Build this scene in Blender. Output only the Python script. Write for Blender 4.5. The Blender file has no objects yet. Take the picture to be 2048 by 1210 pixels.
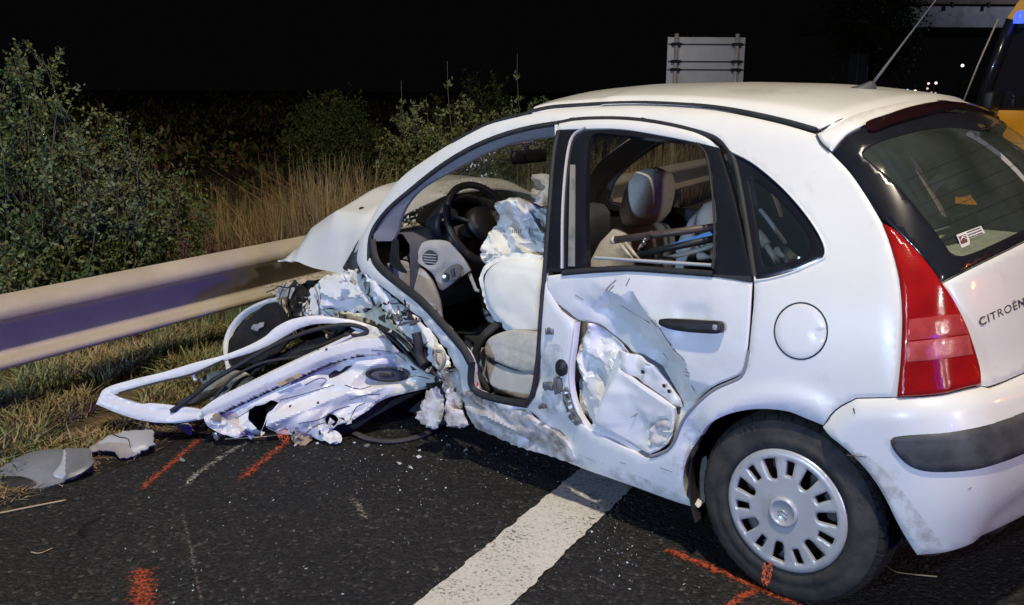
import bpy, bmesh, math, random
import numpy as np
from mathutils import Matrix, Vector
from mathutils.geometry import delaunay_2d_cdt
random.seed(7); rng = np.random.default_rng(7)
scene = bpy.context.scene; COL = scene.collection
rad = math.radians

# ------------------------------------------------------------------ camera
FOC, PITCH, ROLL, CAMH = 1850., 0.22467, 0.00556, 1.48244      # focal length in pixels of a 2048 px wide frame
_cp, _sp = math.cos(PITCH), math.sin(PITCH)
FW = np.array([0, _cp, -_sp]); _up = np.array([0, _sp, _cp]); _rt = np.array([1., 0, 0])
RT = math.cos(ROLL)*_rt + math.sin(ROLL)*_up; UP = -math.sin(ROLL)*_rt + math.cos(ROLL)*_up
EYE = np.array([0, 0, CAMH])
cd = bpy.data.cameras.new('camera'); cam = bpy.data.objects.new('camera', cd); COL.objects.link(cam)
cd.sensor_fit = 'HORIZONTAL'; cd.sensor_width = 36; cd.lens = FOC/2048*36; cd.clip_start = .05; cd.clip_end = 3000
cam.matrix_world = Matrix([[RT[i], UP[i], -FW[i], EYE[i]] for i in range(3)] + [[0, 0, 0, 1]])
scene.camera = cam

# ------------------------------------------------------------------ night sky
world = bpy.data.worlds.new('World'); scene.world = world; world.use_nodes = True
wn = world.node_tree; bg = wn.nodes['Background']
sky = wn.nodes.new('ShaderNodeTexSky'); sky.sky_type = 'NISHITA'; sky.sun_disc = False
sky.sun_elevation = rad(-4); sky.sun_rotation = rad(200); sky.altitude = 50
glow = wn.nodes.new('ShaderNodeMixRGB'); glow.blend_type = 'ADD'; glow.inputs[0].default_value = 1.; glow.inputs[2].default_value = (.013, .0125, .0135, 1)      # faint night-sky glow
wn.links.new(sky.outputs[0], glow.inputs[1]); wn.links.new(glow.outputs[0], bg.inputs[0]); bg.inputs[1].default_value = .12

# ------------------------------------------------------------------ floodlights of the rescue vehicles behind the photographer
def lamp(name, kind, loc, energy, color, aim=None, size=.1, spot=70, blend=.6):
    l = bpy.data.lights.new(name, kind); l.energy = energy; l.color = color
    if kind in ('POINT', 'SPOT'): l.shadow_soft_size = size
    if kind == 'SPOT': l.spot_size = rad(spot); l.spot_blend = blend
    o = bpy.data.objects.new(name, l); COL.objects.link(o); o.location = loc
    if aim is not None:
        o.rotation_euler = (Vector(aim)-Vector(loc)).to_track_quat('-Z', 'Y').to_euler()
    return o
lamp('cool_floodlight', 'SPOT', (-6.0, -3.2, 1.6), 1950, (.46, .67, 1.0), (1.3, 3.6, .75), .10, 75, .7)
lamp('warm_floodlight', 'SPOT', (.3, -.2, 7.6), 2350, (1.0, .86, .66), (-.4, 4.6, .3), .12, 110, .8)
lamp('rear_floodlight', 'SPOT', (4.4, -3.6, 2.4), 620, (1.0, .95, .88), (2.2, 2.7, .95), .10, 34, .5)
lamp('blue_beacon', 'POINT', (2.6, -2.6, .9), 170, (.03, .03, 1.0), size=.08)
lamp('blue_rail_fill', 'SPOT', (3.4, -1.6, .8), 340, (.04, .02, 1.0), (-1.45, 4.0, .42), .06, 20, .4)  # added blue spot, narrowed to tint the rail without the car's tail
lamp('amber_beacon', 'POINT', (4.3, 2.2, 1.5), 20, (1.0, .22, .04), size=.06)

scene.view_settings.view_transform = 'Standard'; scene.view_settings.look = 'None'
scene.view_settings.exposure = .05; scene.view_settings.gamma = 1
scene.render.engine = 'CYCLES'; scene.cycles.max_bounces = 6; scene.cycles.transparent_max_bounces = 24
scene.cycles.caustics_reflective = False; scene.cycles.caustics_refractive = False
try: scene.cycles.use_denoising = True
except Exception: pass

# ------------------------------------------------------------------ the wreck's own coordinates: x forward, y left, z up, origin under the rear axle
CX, CY, YAW, TH, PH = 1.34529, 3.11358, 2.39232, 0.0113, 0.00814
def _rot():
    c, s = math.cos(TH), math.sin(TH); A = np.array([[c, 0, s], [0, 1, 0], [-s, 0, c]])
    c, s = math.cos(PH), math.sin(PH); B = np.array([[1, 0, 0], [0, c, s], [0, -s, c]])
    c, s = math.cos(YAW), math.sin(YAW); C = np.array([[c, -s, 0], [s, c, 0], [0, 0, 1]])
    return C @ B @ A
MC = _rot(); TC = np.array([CX, CY, .3]) - MC @ np.array([0, 0, .3])
tocar = lambda P: (np.asarray(P, float)-TC) @ MC
toworld = lambda P: np.asarray(P, float) @ MC.T + TC
EYEC = tocar(EYE)
def rays(px):
    px = np.atleast_2d(np.asarray(px, float))
    return FW + RT*((px[:, :1]-1024)/FOC) + UP*((605-px[:, 1:2])/FOC)
def wz(px, z=0.):                      # surveyed point on a level plane (world)
    d = rays(px); return EYE + d*((z-EYE[2])/d[:, 2])[:, None]
def wd(px, dist):                      # surveyed point at a horizontal distance (world)
    d = rays(px); return EYE + d*(dist/d[:, 1])[:, None]
def cax(px, axis, v):                  # surveyed point on a plane of the car
    d = rays(px) @ MC; return EYEC + d*((v-EYEC[axis])/d[:, axis])[:, None]
def cplane(px, p0, n):
    d = rays(px) @ MC; p0 = np.asarray(p0, float); n = np.asarray(n, float)
    return EYEC + d*(((p0-EYEC) @ n)/(d @ n))[:, None]

# ------------------------------------------------------------------ small numeric tools
def _hash(i, j, k, s): 
    h = (i*374761393 + j*668265263 + k*2147483647 + s*1274126177) & 0xffffffff
    h = ((h ^ (h >> 13))*1274126177) & 0xffffffff
    return ((h ^ (h >> 16)) & 0xffff)/65535.*2-1
def noise(P, s=0):
    P = np.atleast_2d(np.asarray(P, float)); 
    if P.shape[1] == 2: P = np.concatenate([P, np.zeros((len(P), 1))], 1)
    I = np.floor(P).astype(np.int64); F = P-I; F = F*F*(3-2*F); r = 0
    for a in (0, 1):
        for b in (0, 1):
            for c in (0, 1):
                w = (F[:, 0] if a else 1-F[:, 0])*(F[:, 1] if b else 1-F[:, 1])*(F[:, 2] if c else 1-F[:, 2])
                r = r + w*_hash(I[:, 0]+a, I[:, 1]+b, I[:, 2]+c, s)
    return r
def fbm(P, s=0, o=3): 
    P = np.asarray(P, float); return sum(noise(P*2**k, s+k)/2**k for k in range(o))/1.6
def unit(v): v = np.asarray(v, float); return v/np.maximum(np.linalg.norm(v, axis=-1, keepdims=True), 1e-9)
def itp(x, tab): tab = np.asarray(tab, float); return np.interp(x, tab[:, 0], tab[:, 1])
def sitp(x, tab):                       # smooth interpolation through a table
    tab = np.asarray(tab, float); d = .03
    return (itp(x-d*1.5, tab)+itp(x-d*.5, tab)+itp(x+d*.5, tab)+itp(x+d*1.5, tab))/4
def spline(pts, step=10., closed=True, lin=False):
    """curve through points; a third value of 1 marks a sharp corner"""
    n = len(pts); P = [np.array(p[:2], float) for p in pts]; C = [lin or (len(p) > 2 and p[2] == 1) for p in pts]; out = []
    for i in range(n if closed else n-1):
        a, b = P[i], P[(i+1) % n]
        pa = P[i-1] if (i > 0 or closed) and not C[i] else 2*a-b
        pb = P[(i+2) % n] if (i+2 < n or closed) and not C[(i+1) % n] else 2*b-a
        if C[i]: pa = 2*a-b
        m = max(1, int(math.ceil(np.linalg.norm(b-a)/step)))
        la = np.linalg.norm(b-a)+1e-9
        ta = (b-pa)/(np.linalg.norm(a-pa)+la)*la; tb = (pb-a)/(np.linalg.norm(pb-b)+la)*la
        for k in range(m):
            t = k/m; t2, t3 = t*t, t*t*t
            out.append(a*(2*t3-3*t2+1)+ta*(t3-2*t2+t)+b*(-2*t3+3*t2)+tb*(t3-t2))
    if not closed: out.append(P[-1])
    return np.array(out)
def inpoly(p, poly):
    x, y = p[:, 0], p[:, 1]; r = np.zeros(len(p), bool); n = len(poly)
    for i in range(n):
        x1, y1 = poly[i]; x2, y2 = poly[(i+1) % n]
        c = (y1 > y) != (y2 > y)
        if abs(y2-y1) > 1e-12: r ^= c & (x < (x2-x1)*(y-y1)/(y2-y1)+x1)
    return r
def pdist(p, poly):
    d = np.full(len(p), 1e9)
    for i in range(len(poly)):
        a, b = poly[i], poly[(i+1) % len(poly)]; ab = b-a
        t = np.clip(((p-a) @ ab)/max(ab @ ab, 1e-12), 0, 1); d = np.minimum(d, np.linalg.norm(p-a-t[:, None]*ab, axis=1))
    return d
def area2(poly): x, y = poly[:, 0], poly[:, 1]; return .5*np.sum(x*np.roll(y, -1)-np.roll(x, -1)*y)

# ------------------------------------------------------------------ materials
MATS = {}
def mat(name, color, rough=.5, metal=0., spec=.5, coat=0., var=0., vscale=8., bump=0., bscale=60., dirt=None, dscale=3., damt=.5,
        alpha=None, trans=0., emit=None, estr=0., subs=0., ior=1.45, mix2=None):
    m = bpy.data.materials.new(name); m.use_nodes = True; nt = m.node_tree; b = nt.nodes['Principled BSDF']
    N = nt.nodes.new; L = nt.links.new
    b.inputs['Base Color'].default_value = (*color, 1); b.inputs['Roughness'].default_value = rough; b.inputs['Metallic'].default_value = metal
    b.inputs['Specular IOR Level'].default_value = spec; b.inputs['Coat Weight'].default_value = coat; b.inputs['Coat Roughness'].default_value = .06
    b.inputs['IOR'].default_value = ior
    if trans: b.inputs['Transmission Weight'].default_value = trans
    if alpha is not None: b.inputs['Alpha'].default_value = alpha
    if emit: b.inputs['Emission Color'].default_value = (*emit, 1); b.inputs['Emission Strength'].default_value = estr
    tc = N('ShaderNodeTexCoord'); src = None
    def tex(sc, det=5, ro=.6):
        t = N('ShaderNodeTexNoise'); t.inputs['Scale'].default_value = sc; t.inputs['Detail'].default_value = det; t.inputs['Roughness'].default_value = ro
        L(tc.outputs['Object'], t.inputs['Vector']); return t
    if var or mix2:
        t = tex(vscale); r = N('ShaderNodeValToRGB'); e = r.color_ramp.elements
        c2 = mix2 if mix2 else tuple(min(1, c*(1+var)) for c in color); c1 = color if mix2 else tuple(c*(1-var) for c in color)
        e[0].position, e[1].position = .35, .65; e[0].color = (*c1, 1); e[1].color = (*c2, 1)
        L(t.outputs['Fac'], r.inputs[0]); L(r.outputs[0], b.inputs['Base Color']); src = r.outputs[0]
    if dirt:
        t = tex(dscale, 8, .7); r = N('ShaderNodeValToRGB'); e = r.color_ramp.elements
        e[0].position, e[1].position = .62-damt*.3, .78-damt*.2; e[0].color = (0, 0, 0, 1); e[1].color = (1, 1, 1, 1); L(t.outputs['Fac'], r.inputs[0])
        mx = N('ShaderNodeMixRGB'); mx.inputs[2].default_value = (*dirt, 1)
        if src: L(src, mx.inputs[1])
        else: mx.inputs[1].default_value = (*color, 1)
        L(r.outputs[0], mx.inputs[0]); L(mx.outputs[0], b.inputs['Base Color'])
    if bump:
        t = tex(bscale, 4); bp = N('ShaderNodeBump'); bp.inputs['Strength'].default_value = bump; bp.inputs['Distance'].default_value = .01
        L(t.outputs['Fac'], bp.inputs['Height']); L(bp.outputs[0], b.inputs['Normal'])
    MATS[name] = m; return m
PAINT = mat('white_car_paint', (.70, .70, .69), .32, coat=.6, var=.04, vscale=2.5, dirt=(.50, .47, .41), dscale=2.2, damt=.15, bump=.015, bscale=90)
DENTED = mat('scraped_white_paint', (.68, .68, .67), .38, coat=.4, var=.07, vscale=6, dirt=(.36, .31, .25), dscale=9., damt=.06, bump=.06, bscale=40)
MUDDY = mat('muddy_white_paint', (.58, .56, .53), .55, var=.12, vscale=9, dirt=(.17, .13, .095), dscale=11., damt=.62, bump=.2, bscale=50)
BLACKP = mat('black_plastic', (.014, .014, .016), .5, var=.25, vscale=14, bump=.05, bscale=200)
GLOSSB = mat('black_gloss_trim', (.012, .013, .018), .22, coat=.3, var=.15, vscale=7)
RUBBER = mat('black_rubber_seal', (.02, .02, .022), .65, var=.3, vscale=20)
TYRE = mat('dusty_tyre_rubber', (.014, .014, .014), .75, mix2=(.045, .041, .035), vscale=15, bump=.15, bscale=70)
TREAD = mat('tread_rubber', (.012, .012, .012), .85, var=.3, vscale=25)
SILVER = mat('silver_painted_plastic', (.42, .43, .44), .35, metal=.25, var=.06, vscale=8, dirt=(.28, .25, .21), dscale=5, damt=.2)
STEEL = mat('grey_steel', (.30, .30, .30), .4, metal=.8, var=.15, vscale=14, dirt=(.16, .12, .09), dscale=9, damt=.3)
CHROME = mat('bright_metal', (.75, .76, .78), .18, metal=1., var=.05)
GREYP = mat('grey_interior_plastic', (.30, .30, .31), .6, var=.06, vscale=10, bump=.08, bscale=300)
DKGREY = mat('dark_grey_dashboard', (.085, .09, .10), .65, var=.15, vscale=10, bump=.08, bscale=300)
FABRIC = mat('light_grey_seat_fabric', (.38, .38, .37), .9, var=.1, vscale=60, bump=.2, bscale=500)
DKFAB = mat('dark_seat_fabric', (.03, .03, .035), .9, var=.2, vscale=60)
CREAM = mat('cream_patterned_fabric', (.46, .43, .38), .9, mix2=(.40, .37, .33), vscale=70, bump=.25, bscale=120)
AIRBAG = mat('white_airbag_cloth', (.66, .67, .68), .85, var=.05, vscale=9, bump=.12, bscale=200)
PRIMER = mat('pale_yellow_primer', (.58, .58, .44), .5, var=.08, vscale=8, dirt=(.25, .2, .14), dscale=8, damt=.3)
LINER = mat('headliner', (.25, .25, .26), .95, var=.05)
FLOORM = mat('car_floor_carpet', (.02, .02, .024), .95, var=.3, vscale=30)

# ------------------------------------------------------------------ objects
def setp(o, label=None, cat=None, group=None, kind=None):
    if label: o['label'] = label
    if cat: o['category'] = cat
    if group: o['group'] = group
    if kind: o['kind'] = kind
    return o
def obj(name, V, F, m, parent=None, smooth=False, sm=None):
    me = bpy.data.meshes.new(name); me.from_pydata([tuple(map(float, v)) for v in V], [], [tuple(map(int, f)) for f in F]); 
    ms = m if isinstance(m, (list, tuple)) else [m]
    for q in ms: me.materials.append(q)
    if sm is not None: me.polygons.foreach_set('use_smooth', np.asarray(sm, bool))
    elif smooth: me.polygons.foreach_set('use_smooth', np.ones(len(me.polygons), bool))
    me.update(); o = bpy.data.objects.new(name, me); COL.objects.link(o)
    if parent is not None: o.parent = parent
    return o
def empty(name, loc=(0, 0, 0), rz=0.):
    o = bpy.data.objects.new(name, None); COL.objects.link(o); o.location = loc; o.rotation_euler = (0, 0, rz); o.empty_display_size = .1; return o
class MB:                                # mesh builder: several solids that make up ONE part
    def __init__(s): s.V = []; s.F = []; s.S = []; s.M = []
    def add(s, V, F, smooth=False, mi=0):
        b = len(s.V); s.V += [tuple(v) for v in V]; s.F += [tuple(i+b for i in f) for f in F]; s.S += [smooth]*len(F); s.M += [mi]*len(F); return s
    def build(s, name, m, parent=None):
        o = obj(name, s.V, s.F, m, parent, sm=s.S)
        if any(s.M): o.data.polygons.foreach_set('material_index', s.M)
        return o
    def box(s, c, d, R=None, bev=0., mi=0):
        c = np.array(c, float); d = np.array(d, float)/2; R = np.eye(3) if R is None else np.asarray(R)
        if bev <= 0:
            V = [c+R @ (d*np.array(q)) for q in ((-1,-1,-1),(1,-1,-1),(1,1,-1),(-1,1,-1),(-1,-1,1),(1,-1,1),(1,1,1),(-1,1,1))]
            return s.add(V, [(0,3,2,1),(4,5,6,7),(0,1,5,4),(1,2,6,5),(2,3,7,6),(3,0,4,7)], mi=mi)
        bm = bmesh.new(); bmesh.ops.create_cube(bm, size=1.)
        for v in bm.verts: v.co = Vector((v.co.x*d[0]*2, v.co.y*d[1]*2, v.co.z*d[2]*2))
        bmesh.ops.bevel(bm, geom=bm.edges[:], offset=min(bev, min(d)*.9), segments=3, affect='EDGES', profile=.5); bm.verts.index_update()
        V = [c+R @ np.array(v.co) for v in bm.verts]; F = [[v.index for v in f.verts] for f in bm.faces]; bm.free(); return s.add(V, F, True, mi)
    def tube(s, pts, r, n=8, caps=True, smooth=True, mi=0, flat=1., upv=None):
        P = np.array(pts, float); m = len(P); r = np.broadcast_to(np.asarray(r, float), (m,)); T = unit(np.gradient(P, axis=0)) if m > 2 else np.repeat(unit(P[1]-P[0])[None], 2, 0)
        up = np.array(upv if upv is not None else ((0, 0, 1.) if abs(T[0][2]) < .9 else (1., 0, 0))); V = []
        for i in range(m):
            a = up-T[i]*(up @ T[i]); a = a/max(np.linalg.norm(a), 1e-9); b = np.cross(T[i], a)
            if upv is None: up = a
            for k in range(n):
                t = 2*math.pi*k/n; V.append(P[i]+r[i]*(flat*math.cos(t)*a+math.sin(t)*b))
        F = [(i*n+k, i*n+(k+1) % n, (i+1)*n+(k+1) % n, (i+1)*n+k) for i in range(m-1) for k in range(n)]
        s.add(V, F, smooth, mi)
        if caps:
            b = len(s.V)-m*n; s.F += [tuple(b+k for k in range(n))[::-1], tuple(b+(m-1)*n+k for k in range(n))]; s.S += [False, False]; s.M += [mi, mi]
        return s
    def lathe(s, prof, o, ax, n=32, mi=0, smooth=True, arc=None):      # profile of (radius, height along axis)
        o = np.array(o, float); ax = unit(np.array(ax, float)); u = unit(np.cross(ax, (0, 0, 1.) if abs(ax[2]) < .9 else (1., 0, 0))); w = np.cross(ax, u)
        V = [o+ax*h+r*(math.cos(2*math.pi*k/n)*u+math.sin(2*math.pi*k/n)*w) for r, h in prof for k in range(n)]
        return s.add(V, [(i*n+k, i*n+(k+1) % n, (i+1)*n+(k+1) % n, (i+1)*n+k) for i in range(len(prof)-1) for k in range(n)], smooth, mi)
    def grid(s, P, smooth=True, mi=0, closed=False, thick=0., thd=None):
        P = np.asarray(P, float); a, b = P.shape[:2]
        F = [(i*b+j, i*b+(j+1) % b, (i+1)*b+(j+1) % b, (i+1)*b+j) for i in range(a-1) for j in range(b if closed else b-1)]
        s.add(P.reshape(-1, 3), F, smooth, mi)
        if thick:
            du = np.gradient(P, axis=0); dv = np.gradient(P, axis=1); n = unit(np.cross(du, dv)); Q = P-n*thick
            s.add(Q.reshape(-1, 3), [f[::-1] for f in F], smooth, mi)
            for e0, e1 in ((P[0], Q[0]), (P[-1], Q[-1]), (P[:, 0], Q[:, 0]), (P[:, -1], Q[:, -1])):
                m = len(e0); s.add(list(e0)+list(e1), [(i, i+1, m+i+1, m+i) for i in range(m-1)], False, mi)
        return s

# ------------------------------------------------------------------ bodywork: the wreck's outer skin as one smooth solid, cut into panels
def smax(a, b, k): h = np.clip(.5+.5*(a-b)/k, 0, 1); return b+(a-b)*h+k*h*(1-h)
WS = [(.0, .74), (.16, .765), (.24, .788), (.35, .808), (.48, .823), (.6, .831), (.72, .832), (.82, .825), (.9, .812), (.96, .799), (1.05, .768), (1.15, .727), (1.25, .684), (1.35, .637), (1.42, .60), (1.6, .49)]
PT = [(-1, .98), (-.2, .99), (.1, 1.), (1., 1.), (1.5, .985), (2., .93), (2.4, .9), (3, .8)]
ZC = [(-.6, 1.36), (-.3, 1.415), (-.1, 1.452), (0, 1.468), (.15, 1.488), (.3, 1.500), (.6, 1.510), (.9, 1.508), (1.1, 1.510), (1.35, 1.53), (1.5, 1.55), (1.7, 1.6), (2.4, 1.8)]
XR = [(.1, -.50), (.3, -.56), (.45, -.60), (.6, -.61), (.68, -.585), (.76, -.55), (.9, -.52), (1.05, -.475), (1.2, -.385), (1.32, -.29), (1.40, -.215), (1.46, -.16), (1.6, .0)]
def body(P):
    x, y, z = P[:, 0], np.abs(P[:, 1]), P[:, 2]
    side = y-sitp(z, WS)*sitp(x, PT)
    roof = (z-(sitp(x, ZC)-.05*(y/.56)**2-.012*(y/.56)**6))*.95
    rear = sitp(z, XR)+.13*(y/.78)**2.2-x
    return smax(smax(side, roof, .05), rear, .14)
def bnorm(P, e=.004):
    g = np.stack([(body(P+np.eye(3)[k]*e)-body(P-np.eye(3)[k]*e)) for k in range(3)], -1); return unit(g)
def skin(px):
    d = rays(px) @ MC; ts = np.linspace(1.6, 8.5, 300); n = len(d); lo = np.full(n, np.nan); best = np.full(n, 1e9); bt = np.zeros(n); prev = None
    for t in ts:
        f = body(EYEC+d*t); u = f < best; best[u] = f[u]; bt[u] = t
        hit = (f < 0) & np.isnan(lo); lo[hit] = t
    miss = np.isnan(lo); a = np.where(miss, bt, lo-(ts[1]-ts[0])); b = np.where(miss, bt, lo)
    for _ in range(24):
        m = (a+b)/2; f = body(EYEC+d*m[:, None]); i = f < 0; b = np.where(i, m, b); a = np.where(i, a, m)
    P = EYEC+d*((a+b)/2)[:, None]; return P, bnorm(P)
def flatskin(p0, n):
    n = unit(np.asarray(n, float)); n = n if n @ (EYEC-np.asarray(p0)) > 0 else -n
    def f(px): P = cplane(px, p0, n); return P, np.repeat(n[None], len(P), 0)
    return f
def panel(name, out, m, parent=None, holes=(), off=0., thick=.012, step=16., surf=skin, disp=None, edge=.003, pts=None, smooth=True, lin=False, ring=5., back=True, hlin=False, mirror=False, seam=None, sharp=None):
    loops = [spline(out, step, lin=lin)] + [spline(h, step, lin=lin or hlin) for h in holes]
    for i, l in enumerate(loops):
        if (area2(l) > 0) != (i == 0): loops[i] = l[::-1]
    X = np.concatenate(loops); nb = len(X); E = []; b = 0
    for l in loops: E += [(b+i, b+(i+1) % len(l)) for i in range(len(l))]; b += len(l)
    lo, hi = X.min(0), X.max(0); g = []
    yy = np.arange(lo[1], hi[1], step*.866)
    for k, y in enumerate(yy):
        xx = np.arange(lo[0]+(step/2 if k % 2 else 0), hi[0], step); g.append(np.stack([xx, 0*xx+y], -1))
    g = np.concatenate(g) if g else np.zeros((0, 2))
    def keep(q, d):
        ok = inpoly(q, loops[0])
        for h in loops[1:]: ok &= ~inpoly(q, h)
        q = q[ok]
        if len(q) == 0: return q
        dd = np.min([pdist(q, l) for l in loops], 0); return q[dd > d]
    extra = [keep(g, max(step*.45, ring*1.5))]
    if ring:
        for l in loops:
            t = np.roll(l, -1, 0)-np.roll(l, 1, 0); nn = unit(np.stack([-t[:, 1], t[:, 0]], -1)); extra.append(keep(l+nn*ring, ring*.8))
    if pts is not None and len(pts): extra.append(keep(np.asarray(pts, float)[:, :2], 1.))
    A = np.concatenate([X]+extra)
    vo, eo, fo, *_ = delaunay_2d_cdt([Vector(a) for a in A], E, [], 0, 1e-4)
    A2 = np.array([tuple(v) for v in vo]); T = np.array([f for f in fo if len(f) == 3]); c = A2[T].mean(1)
    ok = inpoly(c, loops[0])
    for h in loops[1:]: ok &= ~inpoly(c, h)
    T = T[ok]; used = np.unique(T); rm = -np.ones(len(A2), int); rm[used] = np.arange(len(used)); A2 = A2[used]; T = rm[T]
    P, N = surf(A2); db = np.min([pdist(A2, l) for l in loops], 0); bd = db < .3
    if seam is not None: bd &= pdist(A2, seam) > 2.5
    o = np.full(len(P), float(off))
    if disp is not None: o = o+disp(A2)
    o = o-edge*bd; P = P+N*o[:, None]
    # orientation: front faces towards +N
    n0 = np.cross(P[T[:, 1]]-P[T[:, 0]], P[T[:, 2]]-P[T[:, 0]]); flip = (n0*N[T[:, 0]]).sum(1) < 0; T[flip] = T[flip][:, ::-1]
    cnt = {}
    for t in T:
        for i in range(3): e = (t[i], t[(i+1) % 3]); cnt[e] = 1
    rim = [e for e in cnt if (e[1], e[0]) not in cnt]
    n = len(P); V = list(P); F = [tuple(t) for t in T]; S = [smooth]*len(F)
    Q = P-N*thick
    if back: V += list(Q); F += [tuple(t[::-1]+n) for t in T]; S += [smooth]*len(T)
    on = pdist(A2, seam) < 2.5 if seam is not None else np.zeros(len(A2), bool)
    for a, b_ in rim:
        if on[a] and on[b_]: continue
        k = len(V); V += [P[a], P[b_], Q[b_], Q[a]]; F.append((k+1, k, k+3, k+2)); S.append(False)
    if mirror:
        n = len(V); V = [np.array(v, float) for v in V]
        for v in V:
            if abs(v[1]) < .012: v[1] = 0.
        V = V+[v*np.array([1, -1, 1.]) for v in V]; F = F+[tuple(i+n for i in f[::-1]) for f in F]; S = S+S
        o = obj(name, V, F, m, parent, sm=S); bm = bmesh.new(); bm.from_mesh(o.data); bmesh.ops.remove_doubles(bm, verts=[v for v in bm.verts if abs(v.co.y) < 1e-6], dist=2e-4); bm.to_mesh(o.data); bm.free(); return o
    o = obj(name, V, F, m, parent, sm=S)
    if sharp: o.data.set_sharp_from_angle(angle=rad(sharp))
    return o
def mskin(A): P, N_ = skin(A); s = np.array([1, -1, 1.]); return P*s, N_*s
def pwl(ctrl):                            # piecewise-linear height field through control points: sharp sheet-metal folds
    C = np.array([c[:2] for c in ctrl], float); D = np.array([c[2] for c in ctrl], float)
    vo, eo, fo, ov, *_ = delaunay_2d_cdt([Vector(c) for c in C], [], [], 0, 1e-5); A = np.array([tuple(v) for v in vo]); d = np.array([D[o[0]] for o in ov])
    T = [f for f in fo if len(f) == 3]; lo_, hi_ = d.min(), d.max()
    def f(P):
        r = np.zeros(len(P)); w = np.full(len(P), -1e9)
        for t in T:
            a, b, c = A[list(t)]; M_ = np.array([b-a, c-a]).T; det = np.linalg.det(M_)
            if abs(det) < 1e-9: continue
            l = (P-a) @ np.linalg.inv(M_).T; l0 = 1-l.sum(1); q = np.minimum(np.minimum(l[:, 0], l[:, 1]), l0); u = q > w
            w[u] = q[u]; v = l0*d[t[0]]+l[:, 0]*d[t[1]]+l[:, 1]*d[t[2]]; r[u] = np.clip(v[u], lo_, hi_)
        return r
    return f
def facets(out, sp, amp, seed, ang=0., str_=1.):
    O_ = np.array([o[:2] for o in out], float); c, s = math.cos(ang), math.sin(ang); R_ = np.array([[c, s], [-s, c]]); S_ = np.array([1/str_, 1.]); c0 = O_.mean(0)
    Q = ((O_-c0) @ R_.T)*S_; lo, hi = Q.min(0)-sp, Q.max(0)+sp; g = np.random.default_rng(seed)
    xx, yy = np.meshgrid(np.arange(lo[0], hi[0]+sp, sp), np.arange(lo[1], hi[1]+sp, sp)); K = np.stack([xx.ravel(), yy.ravel()], -1)+g.uniform(-.42, .42, (xx.size, 2))*sp
    f = pwl([(k[0], k[1], h) for k, h in zip(K, g.choice([-1, 1], len(K))*g.uniform(.25, 1, len(K))*amp)])
    return lambda A: f(((A-c0) @ R_.T)*S_)
def rough(out, amp, seed, step=7):        # torn outline
    l = spline(out, step); g = np.random.default_rng(seed); return [tuple(p) for p in l+g.normal(size=l.shape)*amp]
def strip(name, pts, w, m, parent=None, surf=skin, off=.002, h=.006, step=14, closed=False):   # raised bead along a drawn curve
    c = spline(pts, step, closed); P, N = surf(c); P = P+N*off; T = unit(np.gradient(P, axis=0)); B = np.cross(T, N)
    w = np.broadcast_to(np.asarray(w, float), (len(P),))[:, None]
    prof = [(-1, 0), (-.8, .7), (0, 1), (.8, .7), (1, 0)]
    G = np.stack([P+B*w*a+N*h*b for a, b in prof], 1); mb = MB(); mb.grid(G); mb.grid(G[:, ::-1]-N[:, None]*.004)
    return mb.build(name, m, parent)
def spl3(pts, k=5):
    P = np.array(pts, float); n = len(P); out = []
    for i in range(n-1):
        a, b = P[i], P[i+1]; ta = (P[i+1]-P[max(i-1, 0)])/2; tb = (P[min(i+2, n-1)]-P[i])/2
        for j in range(k): t = j/k; out.append(a*(2*t**3-3*t*t+1)+ta*(t**3-2*t*t+t)+b*(-2*t**3+3*t*t)+tb*(t**3-t*t))
    return np.array(out+[P[-1]])
car = empty('crashed_car'); car.matrix_world = Matrix([[*MC[i], TC[i]] for i in range(3)] + [[0, 0, 0, 1]])
setp(car, 'wrecked white five-door hatchback with its front crushed into the guard rail', 'car')
# ------------------------------------------------------------------ road, verge, guard rail
RE = np.array([-1.6, 3.75]); RD = np.array([.482, .876]); RD = RD/np.linalg.norm(RD); RN = np.array([-RD[1], RD[0]])
def road(u, s, z=0.): u, s, z = np.broadcast_arrays(np.asarray(u, float), np.asarray(s, float), np.asarray(z, float)); return np.stack([RE[0]+RD[0]*u+RN[0]*s, RE[1]+RD[1]*u+RN[1]*s, z], -1)
def roadus(P): q = np.atleast_2d(P)[:, :2]-RE; return q @ RD, q @ RN
def nodes_mat(name): 
    m = bpy.data.materials.new(name); m.use_nodes = True; nt = m.node_tree; return m, nt, nt.nodes['Principled BSDF'], nt.nodes.new, nt.links.new
def ramp(N, L, src, stops):
    r = N('ShaderNodeValToRGB'); e = r.color_ramp.elements
    while len(e) < len(stops): e.new(.5)
    for q, (p, c) in zip(e, stops): q.position = p; q.color = (*c, 1) if len(c) == 3 else c
    L(src, r.inputs[0]); return r.outputs[0]
m, nt, b, N, L = nodes_mat('asphalt'); ASPH = m
tc = N('ShaderNodeTexCoord')
n1 = N('ShaderNodeTexNoise'); n1.inputs['Scale'].default_value = 1.3; n1.inputs['Detail'].default_value = 6; L(tc.outputs['Object'], n1.inputs['Vector'])
v1 = N('ShaderNodeTexVoronoi'); v1.inputs['Scale'].default_value = 80; L(tc.outputs['Object'], v1.inputs['Vector'])
n2 = N('ShaderNodeTexNoise'); n2.inputs['Scale'].default_value = 190; n2.inputs['Detail'].default_value = 3; L(tc.outputs['Object'], n2.inputs['Vector'])
c1 = ramp(N, L, n1.outputs['Fac'], [(.3, (.017, .017, .017)), (.7, (.029, .028, .026))])
c2 = ramp(N, L, v1.outputs['Color'], [(0, (.25, .25, .25)), (.5, (.8, .8, .8)), (.82, (1.5, 1.5, 1.45)), (.93, (4.2, 4.0, 3.7))])
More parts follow.
